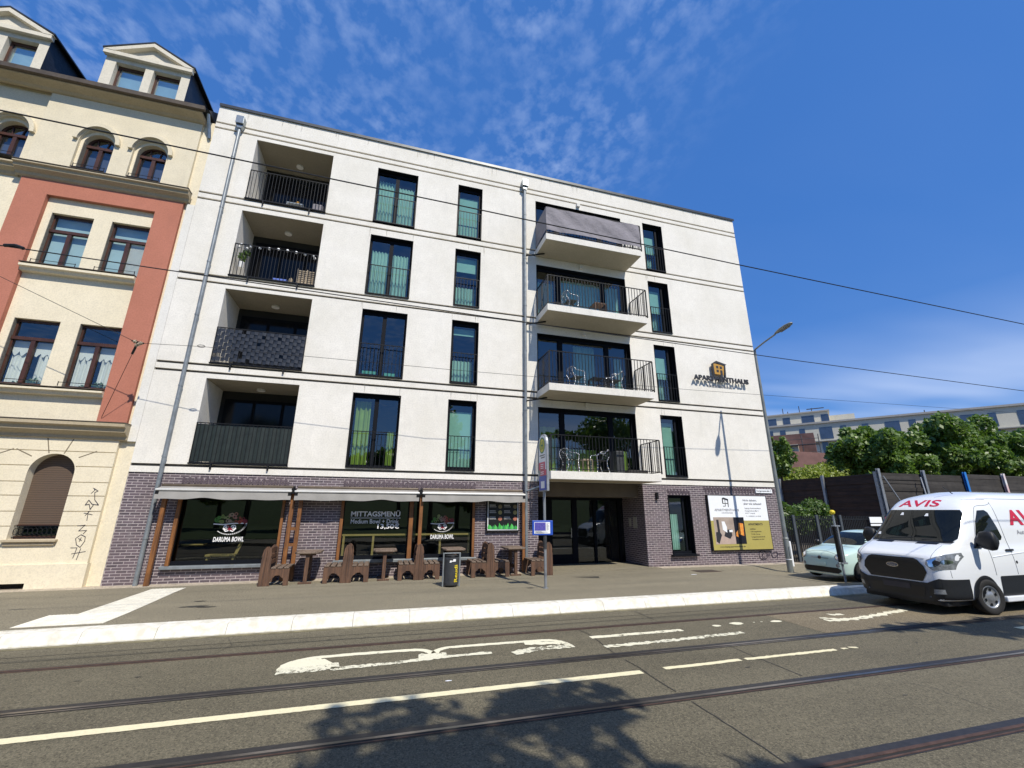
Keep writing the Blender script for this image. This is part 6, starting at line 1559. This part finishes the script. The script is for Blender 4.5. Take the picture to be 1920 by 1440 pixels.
# ------------------------------------------------------------------ far buildings
far = thing('hillside_apartment_block', 'long pale modern apartment block on the skyline above the trees', 'building', (103, 52, 0), None, math.atan2(-.787, .616))
# local x runs along the facade (towards the right in the picture), local -y faces the camera
def fb(b, x0, x1, y0, y1, z0, z1): b.box(x0, x1, y0, y1, z0, z1)
b = MB(); b.box(-60, 60, 0, 14, 0, 21.6); b.build('wall', 'bgwall', far, local=True)
b = MB(); b.box(-60, -9.0, 3.0, 12, 21.6, 24.9); b.box(-9.0, -4, 5, 12, 21.6, 24.1); b.build('penthouse', 'bgwall', far, local=True)
b = MB(); b.box(-60.3, 60.3, -.4, 14.3, 21.6, 22.0); b.box(-60, -8.6, 2.6, 12.4, 24.9, 25.2); b.build('roof_edge', mat('far_coping', (.42, .40, .36), .6), far, local=True)
b = MB()
for i in range(30):
    x = -58 + i * 3.9
    for j, zz in enumerate((18.0, 14.6, 11.2, 7.8)):
        w = 1.1 if (i + j) % 3 else 2.4
        b.box(x, x + w, -.06, .3, zz, zz + 2.7)
    if x < -11: b.box(x + .8, x + 2.3 + (i % 2), 2.94, 3.2, 22.2, 24.2)
split_build(b, 'window', 'bgglass', far, local=True)
b = MB()
for zz in (17.6, 14.2): b.box(-60, 60, -.9, 0, zz - .25, zz - .05)
b.build('ledge', mat('far_ledge', (.34, .33, .30), .8), far, local=True)
b = MB()
for x, h in ((-18, 1.8), (-17, .9), (-14.5, 2.0), (-12, 1.2), (-27, 1.0), (-35, .9), (8, 1.3), (15, .9), (24, 1.1)): b.cyl((x, 5, 21.5), (x, 5, (25.2 if x < -9 else 22) + h), .09, n=6)
b.box(-13, -9.5, 4, 4.2, 25.9, 26.1); b.build('roof_vent', 'scaff', far, local=True)
# brick wing under scaffolding left of the trees
t = thing('scaffolded_brick_wing', 'brick building behind scaffolding, left on the skyline', 'building', (66, 50, 0), None, math.atan2(-.787, .616))
b = MB(); b.box(-14, 9, 0, 8, 0, 15.2); b.build('wall', 'bgbrick', t, local=True)
b = MB(); b.box(-13.5, -7, -.3, 4, 15.2, 18.6); b.box(1, 6.5, -1.5, 4, 8.5, 13.2); b.build('white_block', 'bgwall', t, local=True)
b = MB(); b.box(-12.5, -10.5, -.4, 0, 15.8, 17.8); b.box(2, 5.8, -1.6, -1.4, 11.3, 12.5); b.box(2, 5.8, -1.6, -1.4, 9.0, 10.0); b.build('window', 'bgglass', t, local=True)
b = MB()
for x in np.arange(-12, 10, 2.4):
    b.cyl((x, -2.4, 0), (x, -2.4, 14.6), .07, n=5); b.cyl((x, -1.6, 0), (x, -1.6, 14.6), .07, n=5)
for zz in (6, 8.3, 10.6, 12.9): b.box(-12, 9.6, -2.5, -1.5, zz, zz + .12); b.cyl((-12, -2.4, zz + 1), (9.6, -2.4, zz + 1), .05, n=5)
b.build('scaffold', 'scaff', t, local=True)
b = MB(); b.box(46, 110, 30, 31, 0, 9.5); tag(b.build('brick_terrace_wall', 'bgbrick', None), 'reddish brown terrace wall glimpsed between the yellow bushes and the trees', 'wall')
b = MB(); b.box(-40, -25, -46, -40, 0, 9); 
t = thing('opposite_house', 'plain ochre house across the street, seen only in reflections', 'building', (-34, -46, 0))
b.build('wall', 'neighbour', t); b = MB()
for i in range(5):
    for j in range(3): b.box(-39 + i * 2.8, -37.8 + i * 2.8, -40.05, -39.9, 1.2 + j * 2.7, 2.9 + j * 2.7)
b.build('window', 'bgglass', t)

# ------------------------------------------------------------------ wires
def wire(name, lab, pts, r, m_='wire', sag=0):
    b = MB(); P = []
    for a, c in zip(pts[:-1], pts[1:]):
        n = 24
        for i in range(n): u = i / n; P.append(tuple(a[k] + (c[k] - a[k]) * u - (sag * 4 * u * (1 - u) if k == 2 else 0) for k in range(3)))
    P.append(pts[-1]); b.tube(P, r, 6); return tag(b.build(name, m_, None), lab, 'wire', 'overhead tram wires')
wire('contact_wire', 'upper overhead wire crossing the facade from top left to the right edge', [(-30, -9.95, 5.38), (-3.51, -9.95, 5.215), (.45, -9.95, 5.165), (4.42, -9.95, 5.09), (10.49, -9.95, 5.0), (50, -9.95, 4.6)], .0075)
wire('contact_wire', 'middle overhead wire that passes the lamp pole top', [(-30, -6.95, 5.62), (-5.46, -6.95, 5.41), (-2.22, -6.95, 5.345), (2.55, -6.95, 5.26), (8.97, -6.95, 5.175), (16.98, -6.95, 5.12), (60, -6.95, 5.0)], .0085)
HB_ = (-6.55, -1.0, 6.08)
wire('feeder_cable', 'thin lowest cable running right from the wall insulator past the lamp', [HB_, (-5.0, -1.2, 6.08), (1.65, -1.5, 5.98), (10.5, -1.5, 6.06), (27, -1.5, 6.40), (60, -1.5, 7.2)], .006)
wire('span_wire', 'thin wire rising left from the wall insulator across the tenement windows', [HB_, (-9.6, -1.05, 7.43), (-20, -1.2, 12.0)], .007)
wire('anchor_wire', 'short guy wire down from the insulator to the terracotta pilaster foot', [HB_, (-7.4, -.02, 4.2)], .007)
t = thing('wire_insulator', 'cluster of dark insulators where the thin wires meet by the terracotta pilaster', 'insulator', HB_)
b = MB()
for d in ((.12, 0, .0), (-.10, 0, .05), (-.03, .03, -.10), (.05, .0, -.06)):
    v = Vector(d); b.cyl(v * .2, v, .03, n=8); b.cyl(v * .5, v * .75, .05, n=8)
b.build('insulator', 'rattan', t, local=True); b = MB(); b.tube([(0, 0, 0), (-.07, .08, -.16), (-.12, .13, -.28)], .03, 6); b.tube([(-.14, .0, .05), (.14, 0, .0)], .022, 6); b.build('clamp', 'blackmetal', t, local=True)
b = MB(); b.tube([(-5.02 + .09 * math.cos(a), -1.2, 6.09 + .035 * math.sin(a)) for a in np.linspace(0, 6.28, 12)], .009, 5); tag(b.build('wire_ring', 'wire', None), 'small oval ring on the thin cable right of the left downpipe', 'ring')
b = MB(); b.tube([(-5.42, -6.95, 5.42), (-5.30, -6.95, 5.44), (-5.2, -6.95, 5.41)], .025, 6); tag(b.build('wire_clamp', 'wire', None), 'small dark clamp on the middle overhead wire at the left edge', 'clamp')
# litter
for i, (x, y) in enumerate(((1.0, -8.0), (4.6, -3.2), (7.9, -2.6))):
    pass
b = MB(); blob(b, .98, -8.02, .05, .02, ROAD + .006); tag(b.build('paper_scrap', 'signwhite', None), 'tiny white scrap on the asphalt between the rails and the pale line', 'litter')
b = MB(); blob(b, 9.35, -1.95, .12, .05, .008); tag(b.build('flattened_paper', 'signwhite', None), 'white scrap on the pavement in front of the entrance', 'litter')

# ------------------------------------------------------------------ light, sky, camera
sund = Vector((.27, -1.0, 1.275)).normalized()
sl = bpy.data.lights.new('sun', 'SUN'); sl.energy = SUN; sl.angle = R(.53); sl.color = (1, .935, .82)
so = bpy.data.objects.new('sun', sl); COL.objects.link(so); so.rotation_euler = sund.to_track_quat('Z', 'Y').to_euler(); so.location = (0, -20, 30)
w = bpy.data.worlds.new('World'); bpy.context.scene.world = w; w.use_nodes = True; nt = w.node_tree; nt.nodes.clear()
out = nt.nodes.new('ShaderNodeOutputWorld'); bg = nt.nodes.new('ShaderNodeBackground'); sky = nt.nodes.new('ShaderNodeTexSky')
sky.sky_type = 'NISHITA'; sky.sun_disc = False; sky.sun_elevation = math.asin(sund.z); sky.sun_rotation = math.atan2(sund.x, sund.y)
sky.air_density = 1.0; sky.dust_density = .05; sky.ozone_density = 3.0; sky.altitude = 100
hs = nt.nodes.new('ShaderNodeHueSaturation'); hs.inputs['Saturation'].default_value = SAT; hs.inputs['Value'].default_value = 1.0; hs.inputs['Hue'].default_value = HUE
nt.links.new(sky.outputs[0], hs.inputs['Color'])
tc = nt.nodes.new('ShaderNodeTexCoord'); sp = nt.nodes.new('ShaderNodeSeparateXYZ'); nt.links.new(tc.outputs['Generated'], sp.inputs[0])
def mth(op, a, b_=None):
    n = nt.nodes.new('ShaderNodeMath'); n.operation = op
    for i, v in enumerate((a, b_)):
        if v is None: continue
        if isinstance(v, (int, float)): n.inputs[i].default_value = v
        else: nt.links.new(v, n.inputs[i])
    return n.outputs[0]
zc = mth('MAXIMUM', sp.outputs[2], .02); px = mth('DIVIDE', sp.outputs[0], zc); py = mth('DIVIDE', sp.outputs[1], zc)
cb_ = nt.nodes.new('ShaderNodeCombineXYZ'); nt.links.new(px, cb_.inputs[0]); nt.links.new(py, cb_.inputs[1])
# mottled altocumulus field, stretched a little along the wind
mp = nt.nodes.new('ShaderNodeMapping'); mp.inputs['Rotation'].default_value = (0, 0, R(-28)); mp.inputs['Scale'].default_value = (1.0, .85, 1); nt.links.new(cb_.outputs[0], mp.inputs[0])
n1 = noise(nt, mp.outputs[0], 20, 4, .55); n2 = noise(nt, mp.outputs[0], 2.6, 3, .5)
field = ramp(nt, px, .82, .45, 0, 1)      # the mottled field lies left of the view's middle
a1 = mth('MULTIPLY', ramp(nt, n1, .43, .68, 0, 1), ramp(nt, n2, .36, .62, .25, 1)); a1 = mth('MULTIPLY', a1, field)
# wispy cirrus low on the right
mp2 = nt.nodes.new('ShaderNodeMapping'); mp2.inputs['Rotation'].default_value = (0, 0, R(35)); mp2.inputs['Scale'].default_value = (.22, .6, 1); nt.links.new(cb_.outputs[0], mp2.inputs[0])
n3 = noise(nt, mp2.outputs[0], 1.1, 3, .5)
low = mth('MULTIPLY', ramp(nt, sp.outputs[2], .345, .20, 0, 1), ramp(nt, px, .8, 2.2, 0, 1)); a2 = mth('MULTIPLY', ramp(nt, n3, .38, .60, 0, 1), low)
thin = mth('MULTIPLY', ramp(nt, noise(nt, mp2.outputs[0], .9, 4, .55), .40, .75, 0, .09), ramp(nt, px, .2, 1.0, 0, 1))
al = mth('MAXIMUM', mth('MULTIPLY', a1, .42), mth('MULTIPLY', a2, .75)); al = mth('MINIMUM', mth('ADD', al, thin), .9)
base = mixc(nt, FLAT, hs.outputs[0], FLATC)
cm = mixc(nt, al, base, CLOUD)
nt.links.new(cm, bg.inputs[0]); bg.inputs[1].default_value = SKY; nt.links.new(bg.outputs[0], out.inputs[0])

cam = bpy.data.cameras.new('camera'); co = bpy.data.objects.new('camera', cam); COL.objects.link(co)
yaw, pitch, roll = .284273064, .285621807, .00468459558
f_ = Vector((math.sin(yaw) * math.cos(pitch), math.cos(yaw) * math.cos(pitch), math.sin(pitch))); r_ = Vector((math.cos(yaw), -math.sin(yaw), 0)); u_ = r_.cross(f_)
r2 = r_ * math.cos(roll) + u_ * math.sin(roll); u2 = -r_ * math.sin(roll) + u_ * math.cos(roll)
mtx = Matrix((r2, u2, -f_)).transposed().to_4x4(); mtx.translation = Vector((0, -14.0834, 1.84305)); co.matrix_world = mtx
cam.sensor_width = 36; cam.lens = 809.898 / 1920 * 36; cam.clip_end = 3000; cam.clip_start = .05
sc = bpy.context.scene; sc.camera = co
sc.view_settings.view_transform = 'Standard'; sc.view_settings.look = 'None'; sc.view_settings.gamma = 1; sc.view_settings.exposure = EXPO
sc.render.engine = 'CYCLES'; sc.cycles.max_bounces = 8; sc.cycles.transparent_max_bounces = 16; sc.cycles.use_denoising = True
